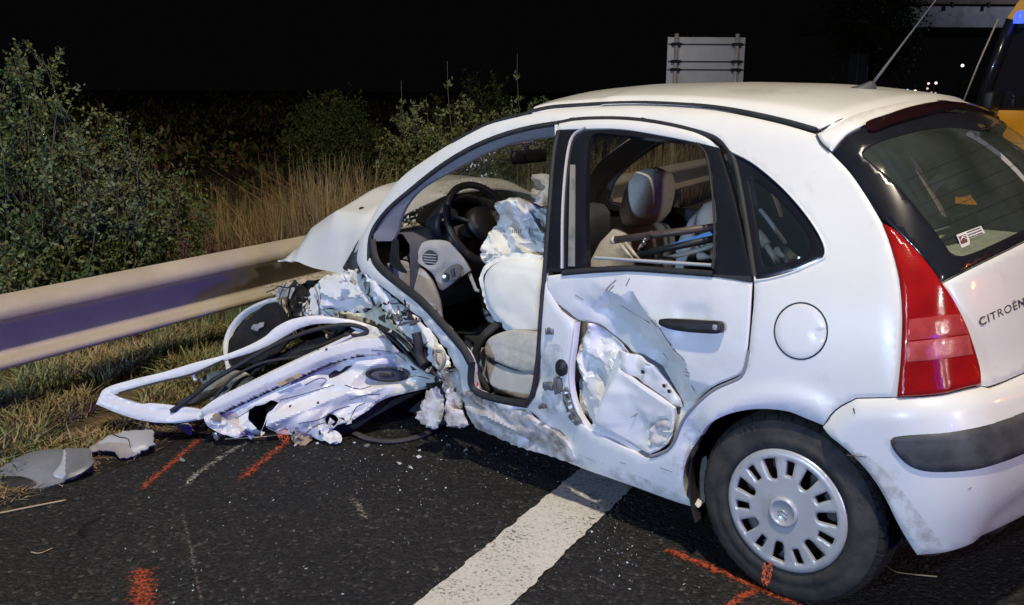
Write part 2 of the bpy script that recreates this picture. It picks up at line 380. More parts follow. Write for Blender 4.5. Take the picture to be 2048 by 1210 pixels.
mx = N('ShaderNodeMixRGB'); mx.blend_type = 'MULTIPLY'; mx.inputs[0].default_value = 1; L(c1, mx.inputs[1]); L(c2, mx.inputs[2]); L(mx.outputs[0], b.inputs['Base Color'])
b.inputs['Roughness'].default_value = .72; b.inputs['Specular IOR Level'].default_value = .35
ad = N('ShaderNodeMath'); ad.operation = 'ADD'; L(v1.outputs['Distance'], ad.inputs[0]); L(n2.outputs['Fac'], ad.inputs[1])
bp = N('ShaderNodeBump'); bp.inputs['Strength'].default_value = 1.; bp.inputs['Distance'].default_value = .012; bp.invert = True; L(ad.outputs[0], bp.inputs['Height']); L(bp.outputs[0], b.inputs['Normal'])
us = np.linspace(-25, 220, 50); 
def sheet(name, u, sv, zf, m, kind='structure', label=None, cat=None):
    U, S = np.meshgrid(u, sv, indexing='ij'); P = road(U, S, zf(U, S)); mb = MB(); mb.grid(P[::-1]); o = mb.build(name, m); setp(o, label, cat, kind=kind); return o
SOIL = mat('dark_soil', (.06, .046, .028), .95, mix2=(.12, .09, .05), vscale=6, bump=.6, bscale=25)
FIELD = mat('dry_field', (.05, .042, .022), .95, mix2=(.075, .07, .03), vscale=1.2, bump=.5, bscale=12)
sheet('road', us, np.array([-14., -8, -4, -2, -1, -.5, 0, .06]), lambda u, s: 0*u, ASPH)
def vz(u, s):
    q = np.stack([np.ravel(u)*1.5, np.ravel(s)*1.5], -1); nz = noise(q, 3).reshape(np.shape(u))
    return itp(s, [(-.05, -.008), (.04, .012), (.25, .03), (.6, .045), (1., .03), (2., -.06), (5, -.2), (30, -.25)])+nz*.02*np.clip(s*3, 0, 1)
sheet('verge', np.concatenate([np.linspace(-4, 12, 90), np.linspace(13, 200, 40)]), np.concatenate([np.linspace(-.05, 3, 40), np.linspace(3.5, 60, 30)]), vz, SOIL)
g = obj('ground', [(-1500, -1500, -.45), (1500, -1500, -.45), (1500, 1500, -.45), (-1500, 1500, -.45)], [(0, 1, 2, 3)], FIELD); setp(g, kind='structure')
sheet('far_carriageway', us, np.array([-40., -14.02]), lambda u, s: 0*u-.004, ASPH)
# painted edge line, worn thermoplastic
m, nt, b, N, L = nodes_mat('worn_line_paint'); LINEP = m
tc = N('ShaderNodeTexCoord'); v = N('ShaderNodeTexVoronoi'); v.inputs['Scale'].default_value = 75; L(tc.outputs['Object'], v.inputs['Vector'])
n1 = N('ShaderNodeTexNoise'); n1.inputs['Scale'].default_value = 110; n1.inputs['Detail'].default_value = 6; L(tc.outputs['Object'], n1.inputs['Vector'])
n3 = N('ShaderNodeTexNoise'); n3.inputs['Scale'].default_value = 5; n3.inputs['Detail'].default_value = 5; L(tc.outputs['Object'], n3.inputs['Vector'])
a1 = N('ShaderNodeMath'); a1.operation = 'MULTIPLY_ADD'; L(n3.outputs['Fac'], a1.inputs[0]); a1.inputs[1].default_value = .35; L(n1.outputs['Fac'], a1.inputs[2])
c = ramp(N, L, a1.outputs[0], [(.50, (.10, .10, .09)), (.58, (.50, .49, .45)), (.78, (.60, .59, .56))]); L(c, b.inputs['Base Color']); b.inputs['Roughness'].default_value = .75
bp = N('ShaderNodeBump'); bp.inputs['Strength'].default_value = .7; bp.inputs['Distance'].default_value = .006; L(a1.outputs[0], bp.inputs['Height']); L(bp.outputs[0], b.inputs['Normal'])
def edgeline(name, s0, s1, u0, u1):
    u = np.concatenate([np.arange(u0, min(u1, 6), .012), np.linspace(6, u1, 40)]) if u1 > 6 else np.arange(u0, u1, .012)
    j0 = s0+noise(np.stack([u*45, 0*u], -1), 1)*.006; j1 = s1+noise(np.stack([u*45, 0*u+9], -1), 2)*.005
    mid = [(j0*(1-t)+j1*t) for t in (0, .33, .66, 1)]
    P = np.stack([road(u, q, .004) for q in mid], 1); mb = MB(); mb.grid(P[::-1]); o = mb.build(name, LINEP); setp(o, 'wide worn white edge line painted on the asphalt under the car', 'road line', kind='structure')
edgeline('edge_line', -2.025, -1.775, -6, 180)

# guard rail
m, nt, b, N, L = nodes_mat('weathered_galvanised_steel'); GALV = m
tc = N('ShaderNodeTexCoord'); n1 = N('ShaderNodeTexNoise'); n1.inputs['Scale'].default_value = 2.2; n1.inputs['Detail'].default_value = 8; n1.inputs['Roughness'].default_value = .7; L(tc.outputs['Object'], n1.inputs['Vector'])
L(ramp(N, L, n1.outputs['Fac'], [(.3, (.46, .41, .33)), (.55, (.58, .52, .42)), (.8, (.66, .61, .52))]), b.inputs['Base Color'])
b.inputs['Roughness'].default_value = .6; b.inputs['Metallic'].default_value = .15
n2 = N('ShaderNodeTexNoise'); n2.inputs['Scale'].default_value = 180; L(tc.outputs['Object'], n2.inputs['Vector'])
bp = N('ShaderNodeBump'); bp.inputs['Strength'].default_value = .12; bp.inputs['Distance'].default_value = .003; L(n2.outputs['Fac'], bp.inputs['Height']); L(bp.outputs[0], b.inputs['Normal'])
rail = empty('guard_rail', tuple(road(0, .45, 0))); setp(rail, 'weathered grey steel guard rail along the grass verge', 'guard rail')
RZ = .65
prof = spline([(0, .03), (.006, .048), (.02, .058), (.038, .054), (.048, .032), (.056, .008), (.066, .0), (.13, -.002), (.185, .0), (.195, .012), (.203, .05), (.212, .075), (.235, .086), (.262, .082), (.288, .055), (.303, .025), (.31, .0)], .010, closed=False)
BEAM = 4.0
def beamseg(u0, u1, lap):
    u = np.arange(u0, u1+.01, .5); 
    G = np.stack([road(u, .45-p-lap, RZ-.31+z) for z, p in prof], 1)-np.array(rail.location); mb = MB(); mb.grid(G, thick=.004); return mb.build('beam', GALV, rail)
k = 0
for u0 in np.arange(-10.2, 70, BEAM): beamseg(u0, u0+BEAM+.32, 0 if k % 2 == 0 else .005); k += 1
for u0 in np.arange(-9.75, 70, 3.0):
    mb = MB(); o = np.array(rail.location)
    P = road(u0+.15, .53, 0)-o; R2 = np.array([[RD[0], RN[0], 0], [RD[1], RN[1], 0], [0, 0, 1]])
    mb.box(P+[0, 0, .16], (.006, .10, .95), R2); mb.box(P+R2 @ [.03, .05, .16], (.06, .006, .95), R2); mb.box(P+R2 @ [.03, -.05, .16], (.06, .006, .95), R2)
    mb.build('post', STEEL, rail)
for u0 in np.arange(-10.2+BEAM, 40, BEAM):
    for du in (.08, .24):
        for zz in (.09, .22):
            mb = MB(); P = road(u0+du, .45-.035, RZ-.31+zz)-np.array(rail.location); mb.lathe([(0, .016), (.01, .014), (.016, .006), (.017, 0)], P, (*(-RN), 0), 8); mb.build('bolt', STEEL, rail)
# white paint scuffed onto the lower wave where the car struck it
m, nt, b, N, L = nodes_mat('white_paint_scuff'); tc = N('ShaderNodeTexCoord'); mp = N('ShaderNodeMapping'); mp.inputs['Rotation'].default_value = (0, 0, math.atan2(RD[1], RD[0])*-1); mp.inputs['Scale'].default_value = (4, 40, 60)
L(tc.outputs['Object'], mp.inputs[0]); n1 = N('ShaderNodeTexNoise'); n1.inputs['Scale'].default_value = 1.; n1.inputs['Detail'].default_value = 6; L(mp.outputs[0], n1.inputs['Vector'])
L(ramp(N, L, n1.outputs['Fac'], [(.46, (0, 0, 0)), (.56, (1, 1, 1))]), b.inputs['Alpha']); b.inputs['Base Color'].default_value = (.62, .61, .6, 1); b.inputs['Roughness'].default_value = .7; SCUFF = m
u = np.arange(1.25, 2.75, .1); pr = prof[:16]; 
G = np.stack([road(u, .45-p-.008, RZ-.31+z) for z, p in pr], 1)-np.array(rail.location); mb = MB(); mb.grid(G); mb.build('paint_scuff', SCUFF, rail)
# ------------------------------------------------------------------ car body: left side
lists = {}
DOOR_F = [(1108, 243, 1), (1057, 251), (997, 267), (938, 292), (878.5, 328), (819, 375.5), (774, 414), (744.6, 450), (735, 477), (736, 515), (752, 540), (790, 570), (835, 606), (880, 655), (917, 697), (932, 730), (930, 785, 1), (985, 806), (1042, 818, 1), (1062, 795), (1074, 720), (1080, 640), (1087, 545), (1097, 420), (1108, 300)]
DOOR_R = [(1114, 247, 1), (1150, 238), (1209, 235.5), (1268, 238), (1328, 246.5), (1387, 260), (1432, 276), (1452, 298), (1466, 330), (1487, 440), (1507, 562), (1500, 672), (1492, 733), (1483, 752), (1468, 760), (1431, 776), (1402, 798), (1377, 823), (1360, 848), (1346, 884), (1334, 903), (1302, 918), (1270, 908), (1190, 868), (1152, 843), (1138, 800), (1132, 750), (1140, 690), (1143, 648), (1112, 612), (1093, 560), (1101, 420), (1112, 300)]
QWIN = [(1464, 304, 1), (1500, 322), (1536, 349), (1572, 382), (1608, 423), (1637, 467), (1650, 499), (1647, 514), (1632, 523), (1584, 543), (1536, 556), (1510, 559, 1), (1489, 450), (1476, 370)]
SIDE = [(1060, 227), (1100, 216), (1149, 213), (1209, 210.5), (1283, 209), (1360, 212.5), (1428, 218.5), (1498, 231.5), (1568, 248), (1631, 266.5, 1), (1642, 286), (1660, 304), (1698, 344), (1730, 390), (1762, 443, 1), (1777, 480), (1791, 528.5), (1800, 573.6), (1804, 625.7), (1803, 678), (1800, 730), (1793, 794, 1), (1712, 796, 1), (1669, 820), (1646, 851, 1), (1610, 836.7), (1578, 824), (1547, 819), (1512, 818), (1484, 821), (1453, 829), (1421, 846), (1399, 870), (1380.5, 898), (1369, 925), (1365, 950), (1367, 977), (1373, 995), (1396, 1017, 1), (1360, 1008), (1260, 972), (1162, 938), (1080, 912), (1002, 884), (955, 868, 1), (935, 845), (915, 800), (905, 745), (885, 700), (850, 655), (800, 605), (755, 568), (722, 545, 1), (712, 520), (721, 477), (739, 441), (759.5, 405), (801, 355), (849, 319), (908, 282), (977, 246)]
SF1 = facets([(880, 640), (1200, 640), (1200, 920), (880, 920)], 26, .03, 51, .3, 1.6); SF2 = facets([(880, 640), (1200, 640), (1200, 920), (880, 920)], 11, .009, 52)
def dent_side(A):
    x, y = A[:, 0], A[:, 1]
    w = np.clip((1180-x)/180, 0, 1)*np.clip((y-690)/110, 0, 1)          # crushed sill and lower hinge pillar
    c = np.clip((x-880)/40, 0, 1)
    r = .02+SF1(A)+SF2(A)
    d = -w*(.012+r)
    k = np.exp(-((x-1388)/26)**2-((y-880)/40)**2); d -= k*(.012+.02*np.abs(noise(np.stack([x/9, y/14], -1), 8)))
    d -= .012*np.exp(-((x-1110)/14)**2)*np.clip((y-850)/40, 0, 1)
    p = np.clip((940-x)/60, 0, 1)*np.clip((y-560)/60, 0, 1); d -= p*(.02*np.abs(noise(np.stack([x/17, y/20], -1), 11)))
    # wheel arch lip and flare crease
    rr = np.hypot((x-1550)/205., (y-985)/206.); d += .010*np.exp(-((rr-.93)/.10)**2)*(y < 960)*np.clip((1700-x)/60, 0, 1)*np.clip((x-1380)/40, 0, 1)
    return d
side = panel('body_side', SIDE, PAINT, car, holes=[DOOR_F, DOOR_R, QWIN], thick=.03, step=13, disp=dent_side, edge=.004)
# the mud-smeared, torn part of the sill as its own panel just proud of it
CSO = [(918, 785), (1155, 785), (1155, 925), (918, 925)]; CS1 = facets(CSO, 19, .012, 53, .38, 3.4); CS2 = facets(CSO, 8, .0055, 54, .5, 2.2)
panel('crushed_sill', rough([(935, 785), (985, 812), (1046, 826), (1072, 846), (1128, 880), (1150, 922), (1100, 914), (1040, 897), (1002, 882), (955, 866), (930, 830), (918, 790)], .8, 25), MUDDY, car, lin=True, off=.004, thick=.02, step=4.5,
      disp=lambda A: -.012*np.clip((1120-A[:, 0])/60, 0, 1)+(CS1(A)+CS2(A))*np.clip((1150-A[:, 0])/90, .1, 1), smooth=True, sharp=20)
# roof
STRIPC = [(1634, 259), (1568, 241.7), (1498, 226), (1428, 214.5), (1360, 209), (1283, 206), (1209, 207.6), (1149, 211), (1100, 215), (1066, 222)]
SC = skin(spline(STRIPC, 14, closed=False))[0]; i_ = np.linspace(0, 1, len(SC))[:, None]; tt = np.concatenate([[1], np.linspace(.985, -.985, 33), [-1]])[None]
def roofz(x, y):
    lo = np.full(np.shape(x), 1.2); hi = np.full(np.shape(x), 1.62)
    for _ in range(26):
        m_ = (lo+hi)/2; f = body(np.stack([np.ravel(x), np.ravel(y), np.ravel(m_)], -1)).reshape(np.shape(x)); lo = np.where(f < 0, m_, lo); hi = np.where(f < 0, hi, m_)
    return lo
YY = (SC[:, 1:2]-.010)*tt; seam = np.interp(np.abs(YY), [0, .125, .324, .411, .5, .577, .606], [-.064, -.062, -.046, -.036, -.018, -.004, .05])
XX = SC[:, :1]+(seam-SC[:1, :1])*(1-i_)**3+(1-tt**2)*.06*i_**3
ZZ = roofz(XX, YY); lim_ = SC[:, 2:]-.004+itp(i_, [(0, .075), (.5, .066), (1, .052)])*(1-np.abs(tt)**2.2); ZZ = np.where(i_ > .75, np.minimum(ZZ, lim_), ZZ)-.002
ZZ = ZZ-.013*(np.abs(tt) > .999); ZZ[0] -= .012
mb = MB(); mb.grid(np.stack([XX, YY, ZZ], -1)[::-1][:, ::-1], thick=.02); ROOF = mb.build('roof', PAINT, car)
ROOFG = np.stack([XX, YY, ZZ], -1)
strip('roof_strip', [(1060, 223.8), (1100, 215), (1149, 211), (1209, 207.6), (1283, 206), (1360, 209), (1428, 214.5), (1498, 226), (1568, 241.7), (1634, 259)], [.0075]*1, RUBBER, car, off=.001, h=.007)
strip('windscreen_edge_trim', [(1062, 223.5), (1000, 239.5), (975, 247), (940, 264), (905, 283)], .005, RUBBER, car, off=.0, h=.004)
# shut-line rubber of the two door openings
strip('door_seal', [(1113, 243), (1150, 236.5), (1209, 233.5), (1268, 235.5), (1328, 244), (1387, 258), (1430, 273), (1454, 295), (1468, 327), (1489, 438), (1506, 552)], .0085, RUBBER, car, off=-.006, h=.006)
strip('door_seal', [(1119, 243), (1057, 253.5), (997, 270), (938, 295), (878.5, 331), (819, 378), (774, 417), (747, 452), (737, 477), (734, 528)], .009, RUBBER, car, off=-.008, h=.008)
# quarter window
QGL = mat('dark_tinted_glass', (.02, .03, .035), .03, alpha=.32, spec=.6)
qf = panel('quarter_window', QWIN, GLOSSB, car, holes=[[(1496, 353.5), (1519, 367), (1560, 402.6), (1596, 443), (1620, 486.5), (1617, 501), (1588.6, 517.6), (1529, 534), (1523, 527), (1512, 458), (1502, 398)]], off=-.006, thick=.006, step=14)
panel('pane', [(1494, 350), (1519, 364), (1560, 400), (1598, 441), (1623, 486), (1620, 503), (1590, 520), (1528, 537), (1520, 528), (1509, 458), (1500, 398)], QGL, qf, off=-.009, thick=.003, step=18)
strip('window_trim', [(1464, 303), (1500, 321), (1536, 348), (1572, 381), (1608, 422), (1638, 466), (1651.5, 499), (1648, 516), (1632, 525), (1584, 545), (1536, 558), (1510, 561)], .0032, PAINT, qf, off=.0, h=.004)
# fuel flap
a = np.linspace(0, 2*math.pi, 28, endpoint=False)
ff = panel('fuel_flap', [(1602+51*math.cos(t), 662+54.5*math.sin(t)) for t in a], PAINT, car, off=.0025, thick=.006, step=12, edge=.002,
     disp=lambda A: -.007*np.exp(-((A[:, 0]-1641)/11)**4-((A[:, 1]-668)/7)**4))
strip('flap_gap', [(1602+53*math.cos(t), 662+56.5*math.sin(t)) for t in np.append(a, a[:1])], .0022, RUBBER, ff, off=.0006, h=.0012, step=6)

# ------------------------------------------------------------------ tail: lamp, bumper, tailgate
m, nt, b, N, L = nodes_mat('red_lamp_lens'); REDL = m
b.inputs['Roughness'].default_value = .12; b.inputs['Coat Weight'].default_value = .5; b.inputs['Subsurface Weight'].default_value = .0
tc = N('ShaderNodeTexCoord'); w = N('ShaderNodeTexWave'); w.bands_direction = 'Z'; w.inputs['Scale'].default_value = 90; L(tc.outputs['Object'], w.inputs['Vector'])
n1 = N('ShaderNodeTexNoise'); n1.inputs['Scale'].default_value = 7; L(tc.outputs['Object'], n1.inputs['Vector'])
L(ramp(N, L, n1.outputs['Fac'], [(.3, (.20, .004, .006)), (.7, (.38, .010, .010))]), b.inputs['Base Color'])
bp = N('ShaderNodeBump'); bp.inputs['Strength'].default_value = .15; bp.inputs['Distance'].default_value = .002; L(w.outputs['Fac'], bp.inputs['Height']); L(bp.outputs[0], b.inputs['Normal'])
PINKL = mat('pale_red_lamp_lens', (.42, .055, .055), .15, coat=.4, mix2=(.30, .03, .03), vscale=14, bump=.1, bscale=150)
PINK2 = mat('reversing_lens', (.50, .11, .11), .12, coat=.5, mix2=(.34, .05, .05), vscale=12, bump=.15, bscale=180)
LAMP = [(1764, 446, 1), (1778, 480), (1792.5, 528.5), (1801.5, 573.6), (1805.5, 625.7), (1804.5, 678), (1801.5, 730), (1795, 793, 1), (1844, 791), (1889, 786), (1927, 776), (1960, 769, 1), (1958, 740), (1947, 698.6), (1930, 650), (1906, 601), (1882, 564), (1854, 526), (1827, 495), (1786, 457)]
lampo = panel('tail_lamp', LAMP, REDL, car, off=.004, thick=.02, step=10, edge=.006, disp=lambda A: .006*np.clip((A[:, 1]-446)/200, 0, 1))
panel('lens_band', [(1818, 639, 1), (1870, 633), (1914, 628, 1), (1930, 667, 1), (1870, 675), (1816, 681, 1)], PINKL, lampo, off=.0125, thick=.004, step=10, edge=.001)
panel('lens_band', [(1816, 684, 1), (1870, 678), (1930, 670, 1), (1939, 708, 1), (1870, 718), (1814, 723, 1)], PINK2, lampo, off=.0125, thick=.004, step=10, edge=.001)
CEN = np.array([(1846, 198), (1861, 201), (1882, 207), (1913, 220), (1937, 233), (1967, 253), (2025, 306), (2074, 374), (2112, 442), (2127, 476), (2137, 510), (2144, 543), (2150, 576), (2155, 610), (2161, 656), (2172, 696), (2180, 723), (2189, 763), (2187, 807), (2171, 867), (2146, 924), (2118, 978), (2103, 1004)], float); CEN2 = np.concatenate([CEN, CEN[::-1]])
SM = dict(mirror=True, seam=CEN2)
BUMP = [(1646, 854, 1), (1669, 823.5), (1712, 798.5, 1), (1792, 796.5), (1844, 794.5), (1889, 789.5), (1961, 772.5), (1976, 777), (2048, 749), (2120, 718), (2172, 696, 1), (2180, 723), (2189, 763), (2187, 807), (2171, 867), (2146, 924), (2118, 978, 1), (2085, 1008), (2048, 1027), (1985, 1058), (1935.7, 1079), (1886, 1095), (1833, 1101, 1), (1825.5, 1089), (1811, 1064), (1793.5, 1029), (1779, 997), (1758, 961), (1733, 929), (1697.6, 894)]
def bumpd(A):
    x, y = A[:, 0], A[:, 1]; e = itp(x, [(1646, 850), (1712, 797), (1792, 797), (1889, 789), (1961, 772), (2048, 749), (2230, 660)])
    d = .022*np.clip((y-e)/30, 0, 1)**.7
    cr = itp(x, [(1930, 1085), (1985, 1010), (2048, 962), (2230, 860)])
    return d-.012*np.clip((y-cr)/14, 0, 1)*(x > 1930)
bump = panel('rear_bumper', BUMP, PAINT, car, thick=.02, step=15, disp=bumpd, edge=.005, **SM)
panel('rub_strip', [(1786, 876), (1793, 869), (1822, 864.6), (1893, 860), (1964, 847.5), (2048, 817), (2130, 778), (2189, 752, 1), (2189, 790), (2180, 836, 1), (2130, 860), (2048, 895.5), (2000, 915), (1946, 931), (1893, 937), (1850, 936), (1822, 926), (1797, 901)], mat('scuffed_grey_rubber', (.03, .032, .036), .6, mix2=(.075, .077, .08), vscale=9, bump=.1, bscale=90), bump, off=.028, thick=.012, step=13, edge=.007, **SM)
# tailgate
TG = empty('tailgate'); TG.parent = car
panel('lower_panel', [(1886, 567, 1), (1950, 535), (2048, 486), (2114, 450, 1), (2127, 476), (2137, 510), (2144, 543), (2150, 576), (2155, 610), (2161, 656), (2171, 692, 1), (2120, 712), (2048, 745), (1976, 773), (1962, 767), (1961, 740), (1950, 698), (1933, 650), (1909, 601)], PAINT, TG, off=.002, thick=.02, step=15, edge=.004, **SM)
m, nt, b, N, L = nodes_mat('dusty_rear_glass'); RGL = m
tc = N('ShaderNodeTexCoord'); n1 = N('ShaderNodeTexNoise'); n1.inputs['Scale'].default_value = 5; n1.inputs['Detail'].default_value = 6; L(tc.outputs['Object'], n1.inputs['Vector'])
mr = N('ShaderNodeMapRange'); mr.inputs[1].default_value = .35; mr.inputs[2].default_value = .75; mr.inputs[3].default_value = .16; mr.inputs[4].default_value = .40; L(n1.outputs['Fac'], mr.inputs[0]); L(mr.outputs[0], b.inputs['Alpha'])
b.inputs['Base Color'].default_value = (.10, .125, .10, 1); b.inputs['Roughness'].default_value = .12; b.inputs['Specular IOR Level'].default_value = .6
GLEFT = [(1925, 226), (1890, 223), (1840, 231), (1782, 240), (1730, 249), (1694, 267), (1676, 284), (1664, 304, 1), (1698, 345), (1730, 390), (1756, 426), (1786, 454), (1827, 492), (1854, 523), (1884, 564, 1), (1950, 532), (2048, 483)]
GINL = [(1830, 262), (1760, 282), (1725, 305), (1740, 322), (1775, 350), (1817, 393), (1861, 447), (1895, 492), (1905, 505), (1927, 511), (1980, 492), (2048, 459)]
GIN = [(1976, 261, 1)]+[(1900, 252)]+GINL+[(2100, 432, 1), (2074, 374), (2025, 306)]
FRAMEH = [(1925, 226, 1)]+GLEFT[1:]+[(2112, 445, 1), (2102, 430, 1)]+GINL[::-1]+[(1900, 252), (1974, 259, 1)]
rw = panel('rear_window', FRAMEH, GLOSSB, TG, off=-.002, thick=.006, step=12, ring=3, **SM)
panel('pane', GIN, RGL, rw, off=-.006, thick=.003, step=18, ring=0, edge=0, back=False, **SM)
for k in range(8):
    t = k/8.; y0 = 300+k*26; 
    a_ = (1745+k*20, 325+k*22.5); b_ = (2075+k*3, 325+k*22.5-(330-17*k)*.42)
    pts_ = [(a_[0]+(b_[0]-a_[0])*q, a_[1]+(b_[1]-a_[1])*q) for q in (0, .33, .66, 1)]
    L_ = np.array([(a_[0]+(b_[0]-a_[0])*q, a_[1]+(b_[1]-a_[1])*q) for q in np.linspace(0, 1, 60)]); L_ = L_[inpoly(L_, spline(GIN, 12))]
    if k > 1 and len(L_) > 6: strip('heating_wire', [tuple(q) for q in L_[::5]], .00045, BLACKP, rw, off=-.004, h=.0005); strip('heating_wire', [tuple(q) for q in L_[::5]], .00045, BLACKP, rw, surf=mskin, off=-.004, h=.0005)
# spoiler lip with high brake lamp
SPT = [(1640, 285), (1664, 268), (1700, 248), (1740, 232), (1776, 226), (1821, 211), (1866, 203), (1917, 199)]
sp = panel('spoiler', [(1633, 268, 1), (1650, 262), (1690, 240), (1722, 222), (1790, 206), (1835, 199), (1848, 198, 1), (1878, 206, 1), (1866, 207), (1821, 216), (1776, 231), (1735, 248), (1698, 266), (1680, 283), (1664, 303, 1), (1645, 288)], PAINT, TG, off=.010, thick=.03, step=10, edge=.008, **SM)
lens = panel('high_brake_lamp', [(1730, 251), (1776, 233), (1821, 218), (1866, 209), (1880, 207.5, 1), (1910, 219, 1), (1888, 222), (1821, 240), (1781, 252), (1740, 266)], mat('dark_red_lens', (.016, .005, .006), .15, coat=.5), sp, off=.012, thick=.012, step=9, edge=.003, **SM)
lamp2 = panel('tail_lamp', LAMP, REDL, car, off=.004, thick=.02, step=16, edge=.006, surf=mskin)
# chrome lettering
SFN, STN = skin(np.array([(1957, 652), (2047, 610), (2000, 600)]))
ux = unit(SFN[1]-SFN[0]); nn = unit(STN.mean(0)); uz = unit(np.cross(ux, nn)); uz = uz if uz[2] > 0 else -uz; nn = np.cross(ux, uz)
def word(name, txt, o, ux, uz, nn, size, m, parent, depth=.0012, width=None, shear=0.):
    c = bpy.data.curves.new(name, 'FONT'); c.body = txt; c.size = size; c.extrude = depth; c.shear = shear; c.space_character = 1.12
    t = bpy.data.objects.new(name+'_tmp', c); COL.objects.link(t); dg = bpy.context.evaluated_depsgraph_get(); me = bpy.data.meshes.new_from_object(t.evaluated_get(dg)); bpy.data.objects.remove(t)
    V = np.array([v.co for v in me.vertices]); sx = width/(V[:, 0].max()-V[:, 0].min()) if width else 1
    V[:, 0] = (V[:, 0]-V[:, 0].min())*sx; F = [tuple(p.vertices) for p in me.polygons]
    return obj(name, o+V[:, :1]*ux+V[:, 1:2]*uz+V[:, 2:]*nn, F, m, parent)
LETTER = mat('dark_chrome_letters', (.22, .22, .23), .2, metal=.9)
word('lettering', 'CITROËN', SFN[0]+nn*.0045, ux, uz, nn, .030, LETTER, TG, width=np.linalg.norm(SFN[1]-SFN[0]))
# sticker on the glass
STK = [(1912, 470, 1), (1961, 452, 1), (1969, 466, 1), (1938, 478, 1), (1939, 489, 1), (1923, 496, 1)]
st = panel('sticker', STK, mat('white_sticker', (.6, .6, .58), .6), rw, off=.0015, thick=.0008, step=10, edge=0, lin=True)
panel('emblem_patch', [(1916, 474, 1), (1929, 469, 1), (1934, 484, 1), (1922, 489, 1)], mat('brown_print', (.13, .05, .04), .6), st, off=.0025, thick=.0005, step=10, edge=0, lin=True)
for k in range(2): strip('emblem_chevron', [(1919.5+k*1.5, 482-k*6), (1924+k*1.2, 475.5-k*3), (1931+k*.8, 478.5-k*5)], .0011, mat('white_print', (.7, .7, .68), .6), st, off=.0032, h=.0004, step=4)
for k in range(3): strip('print_line', [(1932+k*2, 466+k*5), (1959+k*2.2, 456+k*5)], .0011, mat('black_print%d' % k, (.05, .05, .05), .6), st, off=.0028, h=.0003)
strip('hatch_gap', [(1637, 267), (1662, 255), (1690, 241), (1722, 223.5), (1758, 213.5)], .0022, RUBBER, TG, off=.0105, h=.0012, step=8)
strip('hatch_gap', [(1633, 268), (1642, 286), (1660, 303)], .0022, RUBBER, TG, off=.0055, h=.002, step=8)
# antenna
ant = empty('antenna'); ant.parent = car
mb = MB(); fr, bk = skin([(1678, 186), (1752, 190)])[0]
RG = ROOFG.reshape(-1, 3)
for q in (fr, bk): j_ = np.argmin(np.linalg.norm(RG[:, :2]-q[:2], axis=1)); q[2] = RG[j_, 2]+.004
L_ = np.linalg.norm(bk-fr); ax = unit(bk-fr); sd = unit(np.cross((0, 0, 1.), ax))
G = []
for t, w_, h_ in ((0, .002, .001), (.12, .016, .012), (.35, .026, .024), (.6, .025, .034), (.8, .019, .046), (.93, .012, .048), (1, .002, .034)):
    c_ = fr+(bk-fr)*t; G.append([c_+sd*w_*math.cos(p)+np.array([0, 0, 1.])*(h_*math.sin(p)-.004) for p in np.linspace(0, math.pi, 9)])
mb.grid(np.array(G)); mb.build('base', mat('grey_black_plastic', (.05, .055, .065), .5), ant)
tip0 = fr+(bk-fr)*.86+np.array([0, 0, .03]); d1 = cax([(1876, -6)], 1, tip0[1])[0]
mb = MB(); mb.tube([tip0+(d1-tip0)*t for t in np.linspace(0, 1, 10)], np.linspace(.0052, .0016, 10), 8); mb.build('mast', mat('antenna_mast', (.10, .10, .10), .5), ant)
# ------------------------------------------------------------------ left rear door, caved in at its front lower half
RDOOR = empty('rear_door'); RDOOR.parent = car
CTRL = [(1080, 520, 0), (1250, 520, 0), (1520, 520, 0), (1520, 800, 0), (1330, 930, 0), (1212, 580, -.004), (1240, 592, 0), (1298, 632, .002), (1318, 652, .002), (1345, 695, .002), (1371, 725, .001), (1380, 760, 0), (1262, 580, 0), (1330, 620, 0), (1375, 690, 0),
        (1225, 605, -.025), (1285, 652, -.04), (1304, 692, -.055), (1332, 740, -.045), (1352, 790, -.03), (1200, 620, -.05), (1250, 672, -.075), (1290, 712, -.085), (1225, 699, -.075), (1182, 652, -.045), (1146, 642, -.03), (1113, 609, -.012), (1092, 575, 0), (1150, 590, -.012), (1345, 815, -.045), (1140, 555, 0), (1180, 560, -.004), (1170, 620, -.03), (1265, 640, -.05)]
dd = pwl(CTRL)
SKIN = [(1092, 552, 1), (1124, 548), (1250, 541), (1330, 545), (1426, 553), (1503, 565, 1), (1496, 672), (1488, 731), (1480, 748), (1467, 755), (1430, 771), (1398, 793), (1373, 818), (1357, 840), (1342, 878), (1331, 893), (1318, 872, 1), (1346, 822, 1), (1290, 765), (1226, 700, 1), (1182, 653, 1), (1146, 643, 1), (1113, 610, 1), (1094, 582)]
skn = panel('door_skin', SKIN, DENTED, RDOOR, thick=.004, step=6, pts=CTRL, edge=.004, ring=4, sharp=16,
    disp=lambda A: dd(A)+.004*noise(A/28., 31)*np.clip(-dd(A)*40, 0, 1)-.008*np.exp(-((A[:, 0]-1385)/33)**4-((A[:, 1]-645)/34)**4))
panel('backing_sheet', [(1096, 560, 1), (1300, 560), (1420, 700), (1380, 800), (1345, 880), (1300, 912), (1262, 900), (1180, 858), (1150, 838), (1138, 800), (1134, 750), (1142, 690), (1144, 650), (1114, 614)], DENTED, RDOOR, off=-.10, thick=.004, step=14, ring=0, disp=facets([(1096, 560), (1420, 912)], 34, .02, 58, .6, 1.5))
